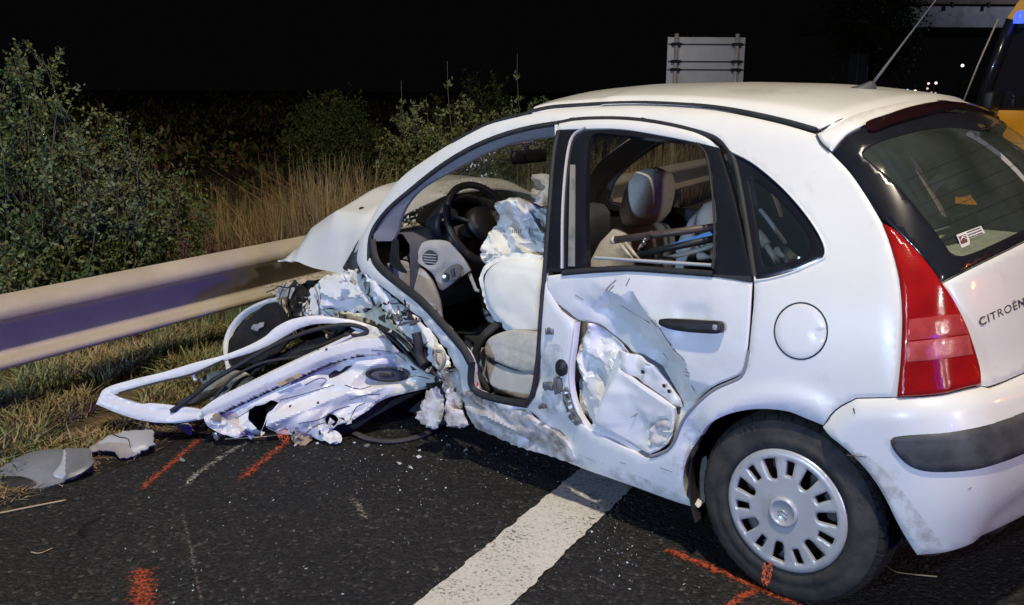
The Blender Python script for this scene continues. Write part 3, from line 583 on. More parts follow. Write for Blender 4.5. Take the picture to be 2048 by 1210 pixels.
# inner structure laid bare behind the torn skin
INN = [(1144, 646, 1), (1182, 655), (1226, 702, 1), (1245, 740), (1215, 800), (1186, 846, 1), (1166, 862, 1), (1148, 835), (1138, 800), (1132, 750), (1138, 700)]
IF1 = facets(INN, 17, .026, 55, 1.25, 3.0); IF2 = facets(INN, 9, .007, 56, 1.2, 1.8)
panel('inner_panel', INN, DENTED, RDOOR, off=-.055, thick=.004, step=4.5, ring=0, sharp=22, disp=lambda A: IF1(A)+IF2(A)+.018*np.sin((A[:, 0]+.3*(A[:, 1]-640))/8.)*np.clip((720-A[:, 1])/60, 0, 1))
strip('inner_panel_edge', [(1146, 645), (1141, 690), (1134, 750), (1140, 800), (1155, 838), (1168, 858)], .006, DENTED, RDOOR, off=-.03, h=.02)
panel('impact_beam', [(1228, 705, 1), (1262, 716), (1300, 740), (1348, 806, 1), (1352, 820, 1), (1338, 818), (1285, 776), (1231, 740, 1)], DENTED, RDOOR, off=-.026, thick=.01, step=7, lin=True, disp=lambda A: .006*np.sin(A[:, 0]/7.)*(A[:, 0] < 1285)+.004*noise(A/15., 43))
for (x, y) in ((1278, 747), (1321, 775), (1331, 786)):
    panel('beam_hole', [(x-2.5, y-4), (x+2, y-3), (x+3, y+4), (x-2, y+3)], BLACKP, RDOOR, off=-.018, thick=.002, step=6, ring=0, edge=0)
PL = pwl([(1229, 738, -.020), (1345, 818, -.006), (1340, 880, .0), (1299, 910, -.002), (1278, 903, -.012), (1186, 844, .012), (1260, 810, -.012), (1290, 860, -.016), (1310, 840, -.004)])
PLF = facets([(1186, 740), (1346, 910)], 34, .005, 59, .6, 1.8)
panel('folded_plate', [(1229, 740, 1), (1290, 782), (1345, 819, 1), (1346, 850), (1338, 882), (1325, 896), (1299, 909, 1), (1278, 902, 1), (1230, 870), (1186, 844, 1), (1205, 800)], DENTED, RDOOR, thick=.012, step=6, ring=4, sharp=16,
      disp=lambda A: PL(A)+PLF(A)-.03*np.exp(-((A[:, 0]-1318)/26)**2-((A[:, 1]-868)/24)**2)*np.abs(noise(A/13., 44))*1.6+.003*noise(A/30., 45))
GREYED = DENTED
panel('plate_return', [(1227, 704, 1), (1232, 740, 1), (1208, 798), (1187, 843, 1), (1181, 838, 1), (1200, 780), (1216, 730)], GREYED, RDOOR, off=-.028, thick=.004, step=8, lin=False, ring=0)
panel('plate_underside', [(1186, 846, 1), (1278, 904, 1), (1270, 908), (1222, 882), (1166, 863, 1)], GREYED, RDOOR, off=-.012, thick=.004, step=9, ring=0)
MF = facets([(1285, 840), (1342, 910)], 11, .012, 57)
panel('mud_scrape', [(1288, 890), (1300, 855), (1318, 842), (1338, 848), (1340, 870), (1322, 897), (1302, 908), (1290, 903)], MUDDY, RDOOR, off=-.004, thick=.004, step=6, ring=0, disp=lambda A: MF(A)-.004)
# handle
HD = [(1327, 638), (1345, 636.5), (1418, 640.5), (1447, 643), (1452, 652), (1449, 664), (1415, 665), (1358, 659), (1330, 650), (1325, 644)]
h = panel('handle', HD, BLACKP, RDOOR, off=.030, thick=.016, step=7, edge=.006)
for px_ in ((1336, 644), (1432, 653)):
    p, n = skin([px_]); mb = MB(); mb.tube([p[0]-n[0]*.012, p[0]+n[0]*.02], .011, 10); mb.build('handle_mount', BLACKP, h)
panel('lock_button', [(1436, 648), (1444, 649), (1444, 658), (1436, 657)], GREYP, h, off=.033, thick=.003, step=6, ring=0)
# upper frame
panel('roof_cap', [(1115, 259, 1), (1118, 247, 1), (1150, 241), (1209, 238.5), (1268, 241), (1328, 250), (1387, 264), (1417, 278), (1438, 295, 1), (1393, 284.5), (1328, 271.5), (1239, 257.5), (1170, 257)], PAINT, RDOOR, off=.003, thick=.02, step=10, edge=.004)
panel('pillar_trim', [(1115, 260, 1), (1157, 259, 1), (1141, 281), (1131, 339), (1125, 428), (1123, 544, 1), (1090, 545, 1), (1099, 420), (1108, 320)], GLOSSB, RDOOR, off=.002, thick=.012, step=12, edge=.003)
panel('window_frame', [(1160, 260, 1), (1239, 259), (1328, 273), (1393, 286), (1437, 297, 1), (1455, 350), (1471, 410), (1503, 551, 1), (1502, 563, 1), (1428, 551), (1250, 541), (1126, 547, 1), (1127, 428), (1133, 339), (1143, 281)], GLOSSB, RDOOR,
      holes=[[(1187, 267), (1239, 269.5), (1328, 278.5), (1396, 288), (1415, 309), (1426, 369), (1432, 458), (1428, 543, 1), (1330, 536), (1172, 533, 1), (1170, 400), (1175, 290)]], off=0., thick=.025, step=10, edge=.003)
strip('chrome_edge', [(1172, 255.5), (1152, 266), (1141, 283), (1131.5, 339), (1125.5, 428), (1124.5, 537)], .0035, mat('bright_seal_edge', (.45, .45, .46), .4), RDOOR, off=.002, h=.006)
strip('frame_edge', [(1394, 287), (1412, 306), (1424, 369), (1430, 458), (1427, 538)], .003, RUBBER, RDOOR, off=.004, h=.005)
panel('pillar_strip', [(1141, 330, 1), (1151, 330, 1), (1150, 533, 1), (1137, 533, 1)], mat('grey_beige_strip', (.22, .21, .19), .6), RDOOR, off=.006, thick=.006, step=12, ring=0)
strip('waist_seal', [(1126, 546), (1180, 541), (1250, 537), (1330, 541), (1427, 548)], .010, RUBBER, RDOOR, off=.001, h=.009)
panel('rear_corner_trim', [(1427, 549, 1), (1503, 553, 1), (1503, 564, 1), (1427, 553, 1)], RUBBER, RDOOR, off=.006, thick=.008, step=12, ring=0, lin=True)
strip('glass_guide', [(1186, 514), (1260, 519), (1340, 524), (1420, 529)], .0055, mat('aluminium_guide', (.5, .5, .5), .4, metal=.3), RDOOR, off=-.014, h=.008)
# seals and hinge bits on the bared centre pillar
strip('door_seal', [(1117, 262), (1108, 300), (1098, 420), (1089, 545), (1081, 640), (1075, 720), (1063, 792), (1046, 812)], .0085, RUBBER, car, off=-.004, h=.012)
strip('door_seal', [(739, 480), (745, 515), (760, 540), (796, 570), (840, 606), (885, 655), (922, 699), (938, 728)], .018, RUBBER, car, off=-.014, h=.016)
strip('door_seal', [(936, 724), (938, 780), (985, 802), (1046, 813)], .014, RUBBER, car, off=-.022, h=.014)
for (x, y, w_, h_) in ((1101, 662, 10, 6), (1098, 772, 14, 7), (1118, 770, 6, 16), (1087, 812, 6, 4)):
    p, n = skin([(x, y)]); t = unit(np.cross((0, 0, 1.), n[0])); R_ = np.array([t, n[0], np.cross(t, n[0])]).T
    mb = MB(); mb.box(p[0]+n[0]*.002, (w_*.0032, .016, h_*.0032), R_, .002); mb.box(p[0]+n[0]*.008-t*.006, (.008, .02, h_*.0040), R_, .002); mb.build('hinge_plate', STEEL, car)
panel('rubber_grommet', [(1111, 728), (1118, 719), (1128, 720), (1133, 732), (1131, 748), (1122, 753), (1112, 745)], BLACKP, car, off=.004, thick=.008, step=6, edge=.004, disp=lambda A: .008*np.exp(-((A[:, 0]-1122)/7)**2-((A[:, 1]-737)/9)**2))
panel('door_check_gap', [(1130, 775), (1137, 790), (1145, 820), (1160, 845), (1152, 852), (1138, 838), (1128, 810), (1124, 785)], STEEL, car, off=.004, thick=.006, step=5, ring=0, disp=lambda A: -.012*np.abs(noise(A/6., 61)), smooth=False)
# ------------------------------------------------------------------ wheels
def slot(a0, r0, r1, w0, w1, rnd):
    pts = [(r1, -w1/2, 1), (r1+1.5, 0), (r1, w1/2, 1)]
    pts += [(r0, w0/2)] if not rnd else [(r0+w0*.45, w0/2), (r0+w0*.1, w0*.36), (r0, 0), (r0+w0*.1, -w0*.36), (r0+w0*.45, -w0/2)]
    if not rnd: pts = [(r1, -w1/2, 1), (r1+1.5, 0), (r1, w1/2, 1), (r0, w0/2, 1), (r0, -w0/2, 1)]
    return [(p[0]*math.cos(a0)-p[1]*math.sin(a0), p[0]*math.sin(a0)+p[1]*math.cos(a0), *p[2:]) for p in pts]
def wheel(C, sgn, full=True, name='rear_wheel', axis=None):
    C = np.array(C, float); ax = np.array(axis if axis is not None else (0, sgn, 0.), float); ax = unit(ax); u = unit(np.cross(ax, (0, 0, 1.))); w = np.cross(u, ax)
    root = empty(name); root.parent = car; n = 240
    P3 = lambda r, h, t: C+ax*h+r*(math.cos(t)*u+math.sin(t)*w)
    prof_ = [(.180, -.012), (.190, .0), (.196, .0015), (.199, .004), (.222, .0085), (.224, .0065), (.240, .0075), (.262, .004), (.273, -.004)]
    tread = [(.2735, -.004), (.283, -.012), (.2888, -.022), (.291, -.034), (.286, -.036), (.286, -.042), (.2915, -.044), (.292, -.075), (.286, -.077), (.286, -.084), (.292, -.086), (.292, -.115), (.286, -.117), (.286, -.123), (.291, -.125), (.288, -.145), (.272, -.160), (.240, -.166), (.19, -.155)]
    mb = MB(); G = np.array([[P3(r, h, 2*math.pi*k/n) for k in range(n)] for r, h in prof_]); mb.grid(G, closed=True)
    def rr(r, h, k):
        if r < .281: return r
        g = (k % 6) in (0,); d = .007 if g and (h > -.034 or h < -.125) else (.006 if (k+3+int(h*-140)) % 12 == 0 else 0); return r-d
    G = np.array([[P3(rr(r, h, k), h, 2*math.pi*k/n) for k in range(n)] for r, h in tread]); mb.grid(G, closed=True, smooth=False, mi=1)
    ty = mb.build('tyre', [TYRE, TREAD], root)
    mb = MB(); mb.lathe([(.02, -.045), (.10, -.05), (.13, -.035), (.155, -.05), (.168, -.02), (.186, -.004), (.190, .002)], C, ax, 64); mb.build('rim', mat('dark_steel_rim', (.06, .06, .062), .5, metal=.5, var=.2), root)
    if not full: 
        mb = MB(); mb.lathe([(0, .014), (.05, .014), (.12, .008), (.186, .006), (.19, 0)], C, ax, 48); mb.build('hub_cap', SILVER, root); return root
    holes_ = []
    for k in range(7):
        a0 = rad(90+4+k*360/7); holes_.append(slot(a0, 113, 158, 21, 25, False)); holes_.append(slot(a0+math.pi/7, 98, 160, 30, 42, True))
    sf = lambda A: (C+A[:, :1]*.001*u+A[:, 1:]*.001*w, np.repeat(ax[None], len(A), 0))
    rp = lambda A: itp(np.hypot(A[:, 0], A[:, 1]), [(0, .012), (60, .012), (112, .012), (160, .009), (172, .010), (182, .008), (190, .0)])
    a_ = np.linspace(0, 2*math.pi, 40, endpoint=False)
    hc = panel('hub_cap', [(189*math.cos(t), 189*math.sin(t)) for t in a_], SILVER, root, holes=holes_, thick=.010, step=9, surf=sf, disp=rp, edge=.0025, ring=2.5)
    mb = MB(); mb.lathe([(.046, .0115), (.046, .017), (.043, .0205), (.036, .021), (.034, .018), (.0335, .0165), (.0, .0165)], C, ax, 48); mb.build('centre_cap', SILVER, hc)
    mb = MB()
    for dy in (-.004, .008):
        pts_ = [C+ax*.0178+u*x_+w*(y_+dy) for x_, y_ in ((-.014, -.010), (0, .0), (.014, -.010))]
        mb.tube(pts_, .0022, 6)
    mb.build('emblem_chevron', SILVER, hc)
    return root
def sidewall_text(root, txt, px0, px1, y, hgt):
    c2 = np.array([WC[0], .2895]); p0, p1 = [cax([p], 1, y)[0][[0, 2]]-c2 for p in (px0, px1)]; r_ = (np.linalg.norm(p0)+np.linalg.norm(p1))/2; a0, a1 = math.atan2(p0[1], p0[0]), math.atan2(p1[1], p1[0])
    for i, ch in enumerate(txt):
        a = a0+(a1-a0)*(i+.5)/len(txt); rd_ = np.array([math.cos(a), 0, math.sin(a)]); tg = np.array([-math.sin(a), 0, math.cos(a)])*(1 if a1 > a0 else -1)
        word('sidewall_letter', ch, np.array([c2[0], y, c2[1]])+rd_*(r_-hgt/2)-tg*hgt*.32, tg, rd_, np.array([0, 1., 0]), hgt*1.35, TYRELET, root, depth=.0006)
TYRELET = mat('raised_tyre_letters', (.06, .057, .052), .8)
WC = cax([(1570, 1019)], 1, .805)[0]; print('wheel centre', WC)
rwheel = wheel((0.0+WC[0], .802, .2895), 1)
sidewall_text(rwheel, 'ZETA', (1690, 945), (1724, 1022), .8092, .019); sidewall_text(rwheel, 'STRESU', (1468, 876), (1545, 852), .8085, .017)
wheel((WC[0], -.802, .2895), -1, False)
wheel((2.42, -.79, .285), -1, False, 'front_wheel')
# sprayed mark across tyre and hub cap
m, nt, b, N, L = nodes_mat('orange_spray'); tc = N('ShaderNodeTexCoord'); n1 = N('ShaderNodeTexNoise'); n1.inputs['Scale'].default_value = 160; n1.inputs['Detail'].default_value = 3; L(tc.outputs['Object'], n1.inputs['Vector'])
L(ramp(N, L, n1.outputs['Fac'], [(.44, (0, 0, 0)), (.60, (.9, .9, .9))]), b.inputs['Alpha']); b.inputs['Base Color'].default_value = (.75, .13, .04, 1); b.inputs['Roughness'].default_value = .8; SPRAYC = m
panel('spray_mark', [(1528, 1125), (1540, 1121), (1546, 1132), (1541, 1160), (1534, 1172), (1524, 1168), (1524, 1145)], SPRAYC, car, surf=lambda A: (cax(A, 1, .8155), np.repeat(np.array([[0, 1., 0]]), len(A), 0)), thick=.0005, step=6, ring=0, edge=0, back=False)
# wheel arch liner, underbody, mud flap
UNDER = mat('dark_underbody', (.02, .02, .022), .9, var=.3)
mb = MB(); G = [[(WC[0]+r*math.cos(t), y_, .29+r*math.sin(t)) for t in np.linspace(rad(-25), rad(178), 24)] for y_, r in ((.80, .335), (.70, .345), (.58, .345))]; mb.grid(np.array(G)); mb.grid(np.array(G)[::-1]+np.array([0, 0, .002]))
G = [[(WC[0]+r*math.cos(t), .575, .29+r*math.sin(t)) for t in np.linspace(rad(-25), rad(178), 24)] for r in (.345, .02)]; mb.grid(np.array(G)); mb.build('wheel_arch_liner', UNDER, car)
mb = MB(); mb.box((.85, 0, .235), (2.2, 1.14, .05)); mb.box((-.36, 0, .36), (.3, 1.0, .25), bev=.05); mb.box((.85, .63, .27), (1.0, .14, .07)); mb.box((.85, -.63, .27), (1.0, .14, .07)); mb.box((1.9, -.1, .32), (.5, 1.0, .2), bev=.04); mb.build('underbody', UNDER, car)
panel('mud_flap', [(1405, 915), (1412, 912), (1413, 1000), (1398, 1008), (1388, 990), (1392, 940)], mat('muddy_flap', (.10, .095, .085), .8, var=.25, vscale=12, bump=.2), car, surf=lambda A: (cax(A, 1, .74), np.repeat(np.array([[0, 1., 0]]), len(A), 0)), thick=.008, step=8, ring=0)
panel('mud_flap', [(1788, 1020), (1806, 1055), (1818, 1080), (1806, 1084), (1790, 1070)], BLACKP, car, surf=lambda A: (cax(A, 1, .70), np.repeat(np.array([[0, 1., 0]]), len(A), 0)), thick=.008, step=10, ring=0)

# scratches and cracks in the dented door
def dsk(A): P, N_ = skin(A); return P+N_*(dd(A)+.0015)[:, None], N_
SCR = mat('dark_scratch', (.10, .08, .07), .8)
for ln_ in ([(1211, 580), (1222, 568), (1232, 560)], [(1216, 583), (1228, 570)], [(1252, 572), (1260, 556)], [(1262, 835), (1278, 826)], [(1318, 652), (1332, 676), (1344, 692)], [(1345, 697), (1358, 708), (1370, 722)], [(1366, 745), (1380, 746)], [(1367, 752), (1378, 753)], [(1368, 738), (1376, 739)], [(1146, 590), (1160, 600)], [(1113, 612), (1130, 630), (1146, 643), (1182, 654), (1226, 701)], [(1299, 640), (1312, 655)], [(1380, 772), (1384, 784)], [(1300, 716), (1318, 728)], [(1232, 612), (1258, 632), (1290, 648)]):
    strip('scratch', ln_, .0011, SCR, RDOOR, surf=dsk, off=.0, h=.0008, step=6)
for ln_ in ([(1545, 780), (1560, 784)], [(1606, 825), (1618, 828)], [(1712, 812), (1716, 824)], [(1925, 970), (1932, 966)], [(1700, 905), (1740, 908)], [(1240, 925), (1252, 927)], [(1320, 935), (1345, 944)]):
    strip('scratch', ln_, .0009, SCR, car, off=.0225 if ln_[0][0] > 1690 else .0012, h=.0006, step=6)
# grime smears along the sill edge and behind the wheel
m, nt, b, N, L = nodes_mat('road_grime'); tc = N('ShaderNodeTexCoord'); n1 = N('ShaderNodeTexNoise'); n1.inputs['Scale'].default_value = 22; n1.inputs['Detail'].default_value = 8; n1.inputs['Roughness'].default_value = .75; L(tc.outputs['Object'], n1.inputs['Vector'])
L(ramp(N, L, n1.outputs['Fac'], [(.46, (0, 0, 0)), (.75, (.42, .42, .42))]), b.inputs['Alpha']); b.inputs['Base Color'].default_value = (.17, .13, .10, 1); b.inputs['Roughness'].default_value = .9; GRIME = m
def sidesk(A): P, N_ = skin(A); return P+N_*(dent_side(A)+.002)[:, None], N_
for o_ in ([(1060, 880), (1130, 900), (1250, 940), (1350, 985), (1385, 1008), (1370, 1008), (1260, 970), (1162, 936), (1070, 906)], [(1376, 850), (1398, 862), (1392, 900), (1372, 930), (1352, 955), (1345, 920)], [(1380, 880), (1400, 868), (1392, 890), (1376, 915), (1371, 960), (1364, 950), (1368, 915)], [(1085, 700), (1120, 690), (1130, 760), (1110, 830), (1085, 820)]):
    panel('grime', o_, GRIME, car, surf=sidesk if o_[0][0] != 1290 else dsk, thick=.0006, step=10, ring=0, edge=0, back=False)
def bsk(A): P, N_ = skin(A); return P+N_*(bumpd(A)+.002)[:, None], N_
panel('grime', [(1700, 900), (1760, 960), (1800, 1035), (1832, 1095), (1880, 1090), (1840, 1020), (1790, 950), (1740, 905)], GRIME, bump, surf=bsk, thick=.0006, step=12, ring=0, edge=0, back=False)

strip('lower_door_seal', [(1497, 700), (1490, 735), (1482, 753), (1468, 762), (1431, 778), (1402, 800), (1377, 825), (1361, 850), (1347, 885), (1333, 902), (1300, 914)], .0055, mat('pale_grey_seal', (.22, .22, .24), .6), RDOOR, off=-.004, h=.006)
# ------------------------------------------------------------------ right side of the car, roof lining, windscreen
SIDE2 = [(1060, 227), (1100, 216), (1149, 213), (1209, 210.5), (1283, 209), (1360, 212.5), (1428, 218.5), (1498, 231.5), (1568, 248), (1631, 266.5, 1), (1642, 286), (1660, 304), (1698, 344), (1730, 390), (1762, 443, 1), (1791, 528.5), (1804, 625.7), (1800, 730), (1793, 794, 1), (1712, 796, 1), (1646, 851, 1), (1578, 824), (1512, 818), (1453, 829), (1399, 870), (1369, 925), (1373, 995), (1396, 1017, 1), (1260, 972), (1080, 912), (1002, 884), (880, 838), (792, 805, 1), (770, 760), (725, 660), (705, 560), (712, 520), (721, 477), (739, 441), (759.5, 405), (801, 355), (849, 319), (908, 282), (977, 246)]
RWF = [(1100, 262, 1), (1057, 264), (997, 281), (938, 306), (880, 342), (822, 390), (790, 430), (780, 470, 1), (900, 505), (1088, 540, 1)]
RWR = [(1134, 262), (1239, 262), (1328, 275), (1396, 288), (1420, 309), (1440, 380), (1462, 480), (1468, 545, 1), (1330, 540), (1120, 541, 1), (1122, 400)]
QW2 = [(1482, 335), (1519, 355), (1560, 392), (1598, 435), (1625, 484), (1620, 503), (1590, 522), (1528, 540), (1514, 528)]
rs = panel('right_body_side', SIDE2, PAINT, car, holes=[RWF, RWR, QW2], surf=mskin, thick=.035, step=22, edge=.003)
panel('right_side_lining', SIDE2, DKFAB, car, holes=[RWF, RWR, QW2], surf=mskin, off=-.037, thick=.004, step=24, edge=0, ring=0)
for o_ in (RWF, RWR, QW2):
    h2 = np.array([p[:2] for p in o_]); c_ = h2.mean(0)
    panel('window_surround', [tuple(c_+(p-c_)*1.06) for p in h2], DKFAB, rs, holes=[[tuple(c_+(p-c_)*.95) for p in h2]], surf=mskin, off=-.043, thick=.02, step=22, ring=0)
    panel('pane', [tuple(c_+(p-c_)*1.0) for p in h2], mat('clear_side_glass', (.03, .04, .04), .03, alpha=.12), rs, surf=mskin, off=-.02, thick=.003, step=40, ring=0)
RLN = np.array(ROOFG); RLN[:, :, 2] -= .045; RLN[:, :, 1] *= .985
mb = MB(); mb.grid(RLN[::-1]); mb.build('headliner', LINER, car)
# A pillar lining seen through the open door frame, header
PLO = spline([(1108, 247), (1057, 256), (997, 272), (938, 297), (878, 333), (819, 380), (774, 419), (746, 452), (740, 482)], 20, closed=False); PLO = np.concatenate([PLO, PLO[::-1]])
panel('pillar_lining', [(1108, 247, 1), (1057, 256), (997, 272), (938, 297), (878, 333), (819, 380), (774, 419), (746, 452), (740, 482, 1), (760, 480, 1), (780, 436), (804, 402), (840, 368), (899, 330), (960, 297), (1016, 276), (1084, 263), (1106, 260, 1)], mat('grey_pillar_lining', (.16, .16, .18), .8, var=.08), car, off=-.012, thick=.012, step=9, ring=0, disp=lambda A: -.05*np.clip(pdist(A, PLO)/22., 0, 1))
panel('pillar_base_trim', [(762, 482, 1), (772, 476), (774, 518), (790, 548), (760, 530)], BLACKP, car, off=-.05, thick=.01, step=12, ring=0)
WLc = spline([(1064, 223), (1000, 240), (960, 254), (905, 284), (849, 321), (801, 357), (763, 402), (742, 441), (727, 478)], 14, closed=False)
WL = skin(WLc)[0]; tt = np.linspace(1, -1, 25)[None]; i_ = np.linspace(0, 1, len(WL))[:, None]
WG = np.stack([WL[:, :1]+(.16+.04*i_)*(1-np.abs(tt)**2.2), (WL[:, 1:2]-.035)*tt, WL[:, 2:]-.01+(.045-.02*i_)*(1-tt**2)], -1)
m, nt, b, N, L = nodes_mat('cracked_windscreen'); WSG = m
tc = N('ShaderNodeTexCoord'); v = N('ShaderNodeTexVoronoi'); v.feature = 'DISTANCE_TO_EDGE'; v.inputs['Scale'].default_value = 26; L(tc.outputs['Object'], v.inputs['Vector'])
n1 = N('ShaderNodeTexNoise'); n1.inputs['Scale'].default_value = 3; n1.inputs['Detail'].default_value = 3; L(tc.outputs['Object'], n1.inputs['Vector'])
cr = ramp(N, L, v.outputs['Distance'], [(.0, (1, 1, 1)), (.03, (0, 0, 0))]); nm = ramp(N, L, n1.outputs['Fac'], [(.47, (0, 0, 0)), (.56, (1, 1, 1))])
mm = N('ShaderNodeMath'); mm.operation = 'MULTIPLY'; L(cr, mm.inputs[0]); L(nm, mm.inputs[1])
m2 = N('ShaderNodeMath'); m2.operation = 'MULTIPLY_ADD'; m2.inputs[1].default_value = .45; m2.inputs[2].default_value = .46; L(mm.outputs[0], m2.inputs[0]); L(m2.outputs[0], b.inputs['Alpha'])
mx = N('ShaderNodeMixRGB'); mx.inputs[1].default_value = (.085, .125, .10, 1); mx.inputs[2].default_value = (.45, .52, .48, 1); L(mm.outputs[0], mx.inputs[0]); L(mx.outputs[0], b.inputs['Base Color'])
b.inputs['Roughness'].default_value = .08; bp = N('ShaderNodeBump'); bp.inputs['Strength'].default_value = .25; bp.inputs['Distance'].default_value = .01; L(v.outputs['Distance'], bp.inputs['Height']); L(bp.outputs[0], b.inputs['Normal'])
mb = MB(); mb.grid(WG[:, ::-1]); ws = mb.build('windscreen', WSG, car)
# near-white glass crumbs that paint in the glints along the crack
mb = MB(); wi = WG.reshape(-1, 3)
def wsat(px):
    d = rays([px])[0] @ MC; best = None
    for p in wi:
        t = (p-EYEC) @ d/(d @ d); e = np.linalg.norm(EYEC+d*t-p)
        if best is None or e < best[0]: best = (e, t)
    return EYEC+d*(best[1]*1.004)
GLINT = mat('glint_crumbs', (.92, .95, .93), .25, spec=1., coat=1.)
for k in range(230):
    t = rng.random(); 
    if k < 70: px_ = (795+t*260+rng.normal()*6, 452-t*200+rng.normal()*8)
    elif k < 110: px_ = (880+t*110+rng.normal()*4, 405-t*62+rng.normal()*4)
    else: px_ = (790+t*90+rng.normal()*8, 452-t*22+rng.normal()*9)
    p = wsat(px_); p = p if k % 2 else EYEC+(p-EYEC)*.978; s_ = (.0034+.0055*rng.random()**2.5)*(1.3 if k % 7 == 0 else 1); q = rng.normal(size=(4, 3))*s_; mb.add(p+q, [(0, 1, 2), (0, 2, 3), (0, 3, 1), (1, 3, 2)])
gc = mb.build('glint_crumbs', GLINT, ws); gc['kind'] = 'stuff'
# ------------------------------------------------------------------ dashboard and steering
pr_ = [(2.12, .88), (2.0, .925), (1.9, .945), (1.83, .94), (1.79, .90), (1.77, .82), (1.78, .70), (1.86, .56)]
G = np.array([[(x_-.03*abs(y_)*(1 if k < 5 else 0), y_, z_-.02*(y_/.7)**2) for y_ in np.linspace(-.69, .69, 20)] for k, (x_, z_) in enumerate(pr_)]); mb = MB(); mb.grid(G); dash = mb.build('dashboard', DKGREY, car)
p3 = np.array([cax([(795, 520)], 1, .68)[0], cax([(862, 515)], 1, .60)[0], cax([(885, 640)], 1, .60)[0]]); dn = np.cross(p3[1]-p3[0], p3[2]-p3[0]); DP = flatskin(p3[1], dn)
panel('vent_panel', [(806, 517, 1), (826, 502), (850, 483), (878, 480), (902, 486), (922, 508), (941, 541, 1), (912, 561), (883, 580), (868, 550), (844, 529)], GREYP, dash, surf=DP, off=.012, thick=.02, step=8, edge=.006, disp=lambda A: .012*np.exp(-((np.hypot((A[:, 0]-862)/24., (A[:, 1]-515)/23.)-1)/.25)**2)-.012*np.exp(-((A[:, 0]-914)/22)**4-((A[:, 1]-545)/13)**4))
panel('lower_panel', [(774, 527, 1), (803, 521), (840, 533), (866, 562), (882, 600), (887, 636, 1), (856, 610), (823, 581), (787, 552)], GREYP, dash, surf=DP, off=.02, thick=.02, step=9, edge=.008, disp=lambda A: .012*np.sin((A[:, 0]+A[:, 1])/45.))
a_ = np.linspace(0, 2*math.pi, 20, endpoint=False)
ve = panel('air_vent', [(862.5+17*math.cos(t), 515.5+16*math.sin(t)) for t in a_], BLACKP, dash, surf=DP, off=.018, thick=.006, step=6, edge=.004)
for k in range(4): panel('vent_slat', [(862.5-13.5+k*.5, 507+k*5.4, 1), (862.5+13-k*.2, 509+k*5.4, 1), (862.5+13-k*.2, 510.6+k*5.4, 1), (862.5-13.5+k*.5, 508.6+k*5.4, 1)], GREYP, ve, surf=DP, off=.024, thick=.004, step=10, ring=0, lin=True)
sw = panel('switch_panel', [(886, 553), (895, 538), (915, 527), (924, 535), (921, 553), (905, 562), (891, 564)], DKGREY, dash, surf=DP, off=.022, thick=.004, step=6)
panel('mirror_knob', [(894.5+8*math.cos(t), 553+8.5*math.sin(t)) for t in a_[::2]], CHROME, sw, surf=DP, off=.028, thick=.006, step=5, edge=.003)
panel('switch_button', [(904, 538, 1), (911, 535, 1), (914, 551, 1), (907, 554, 1)], BLACKP, sw, surf=DP, off=.028, thick=.006, step=6, ring=0)
# knee bolster strut and tubes below
mb = MB(); mb.tube(cax([(938, 545), (952, 580), (960, 582)], 1, .5), .008, 8); mb.build('plastic_strut', GREYP, dash)
# instrument binnacle
mb = MB(); G = []
for x_, ry, rz, z0 in ((1.93, .13, .05, .95), (1.84, .155, .115, .945), (1.77, .165, .135, .935), (1.74, .16, .13, .935), (1.755, .14, .115, .935), (1.85, .13, .09, .94)):
    G.append([(x_, .385+ry*math.cos(t), z0+rz*math.sin(t)*(1 if math.sin(t) > 0 else .55)) for t in np.linspace(-.45, math.pi+.45, 24)])
mb.grid(np.array(G)); mb.build('instrument_binnacle', mat('black_grained_plastic', (.02, .019, .021), .5, var=.2), dash)
SCN = np.array([1.665, .37, .945]); sax = unit(np.array([-.88, .02, .48])); su = unit(np.cross(sax, (0, 1., 0))); sv = np.cross(sax, su)
sw_ = empty('steering_wheel'); sw_.parent = car
mb = MB(); tz = np.linspace(0, 2*math.pi, 49); mb.tube([SCN+.183*(math.cos(t)*su+math.sin(t)*sv) for t in tz], .0155, 10, caps=False); mb.build('rim', mat('black_leather_rim', (.016, .015, .016), .38, var=.2), sw_)
for t0 in (rad(20), rad(160), rad(-90)):
    mb = MB(); e_ = math.cos(t0)*sv+math.sin(t0)*su*-1; mb.tube([SCN-sax*.01+e_*.04, SCN+e_*.17], [.022, .013], 8, flat=.45); mb.build('spoke', mat('grey_spoke', (.09, .095, .10), .45), sw_)
mb = MB(); mb.lathe([(0, .03), (.05, .028), (.075, .015), (.08, -.02), (.04, -.06), (.035, -.2)], SCN, sax, 24); mb.build('hub', BLACKP, sw_)
mb = MB(); p = cax([(908, 470), (925, 480), (938, 492)], 1, .44); mb.tube(p, [.007, .007, .011], 8); mb.lathe([(0, .012), (.012, .006), (.013, -.006), (0, -.012)], p[0], (0, 0, 1), 10); mb.build('indicator_stalk', BLACKP, sw_)
# ------------------------------------------------------------------ airbags
AF1 = facets([(955, 340), (1105, 540)], 13, .034, 61, 1.1, 2.6); AF2 = facets([(955, 340), (1105, 540)], 7.5, .013, 62, .4, 1.6)
def folds(A, s, f1=26., f2=11.): return AF1(A)+AF2(A)+.006*(1-2*np.abs(noise(A/f2+.5*noise(A/19., s+3)[:, None], s+1)))
AB1 = [(988, 411), (1009, 398), (1034, 394), (1063, 405), (1089, 416), (1091, 470), (1089, 512), (1059, 518), (1009, 521), (977, 532), (966, 506), (975, 480), (988, 452), (994, 428)]
panel('steering_airbag', AB1, AIRBAG, car, surf=flatskin(cax([(1030, 460)], 1, .44)[0], (-.45, 1, .35)), thick=.02, step=4.5, ring=0, edge=.012, disp=lambda A: folds(A, 71)+.03*np.exp(-((A[:, 0]-1035)/40)**2-((A[:, 1]-470)/50)**2), smooth=True, sharp=35)
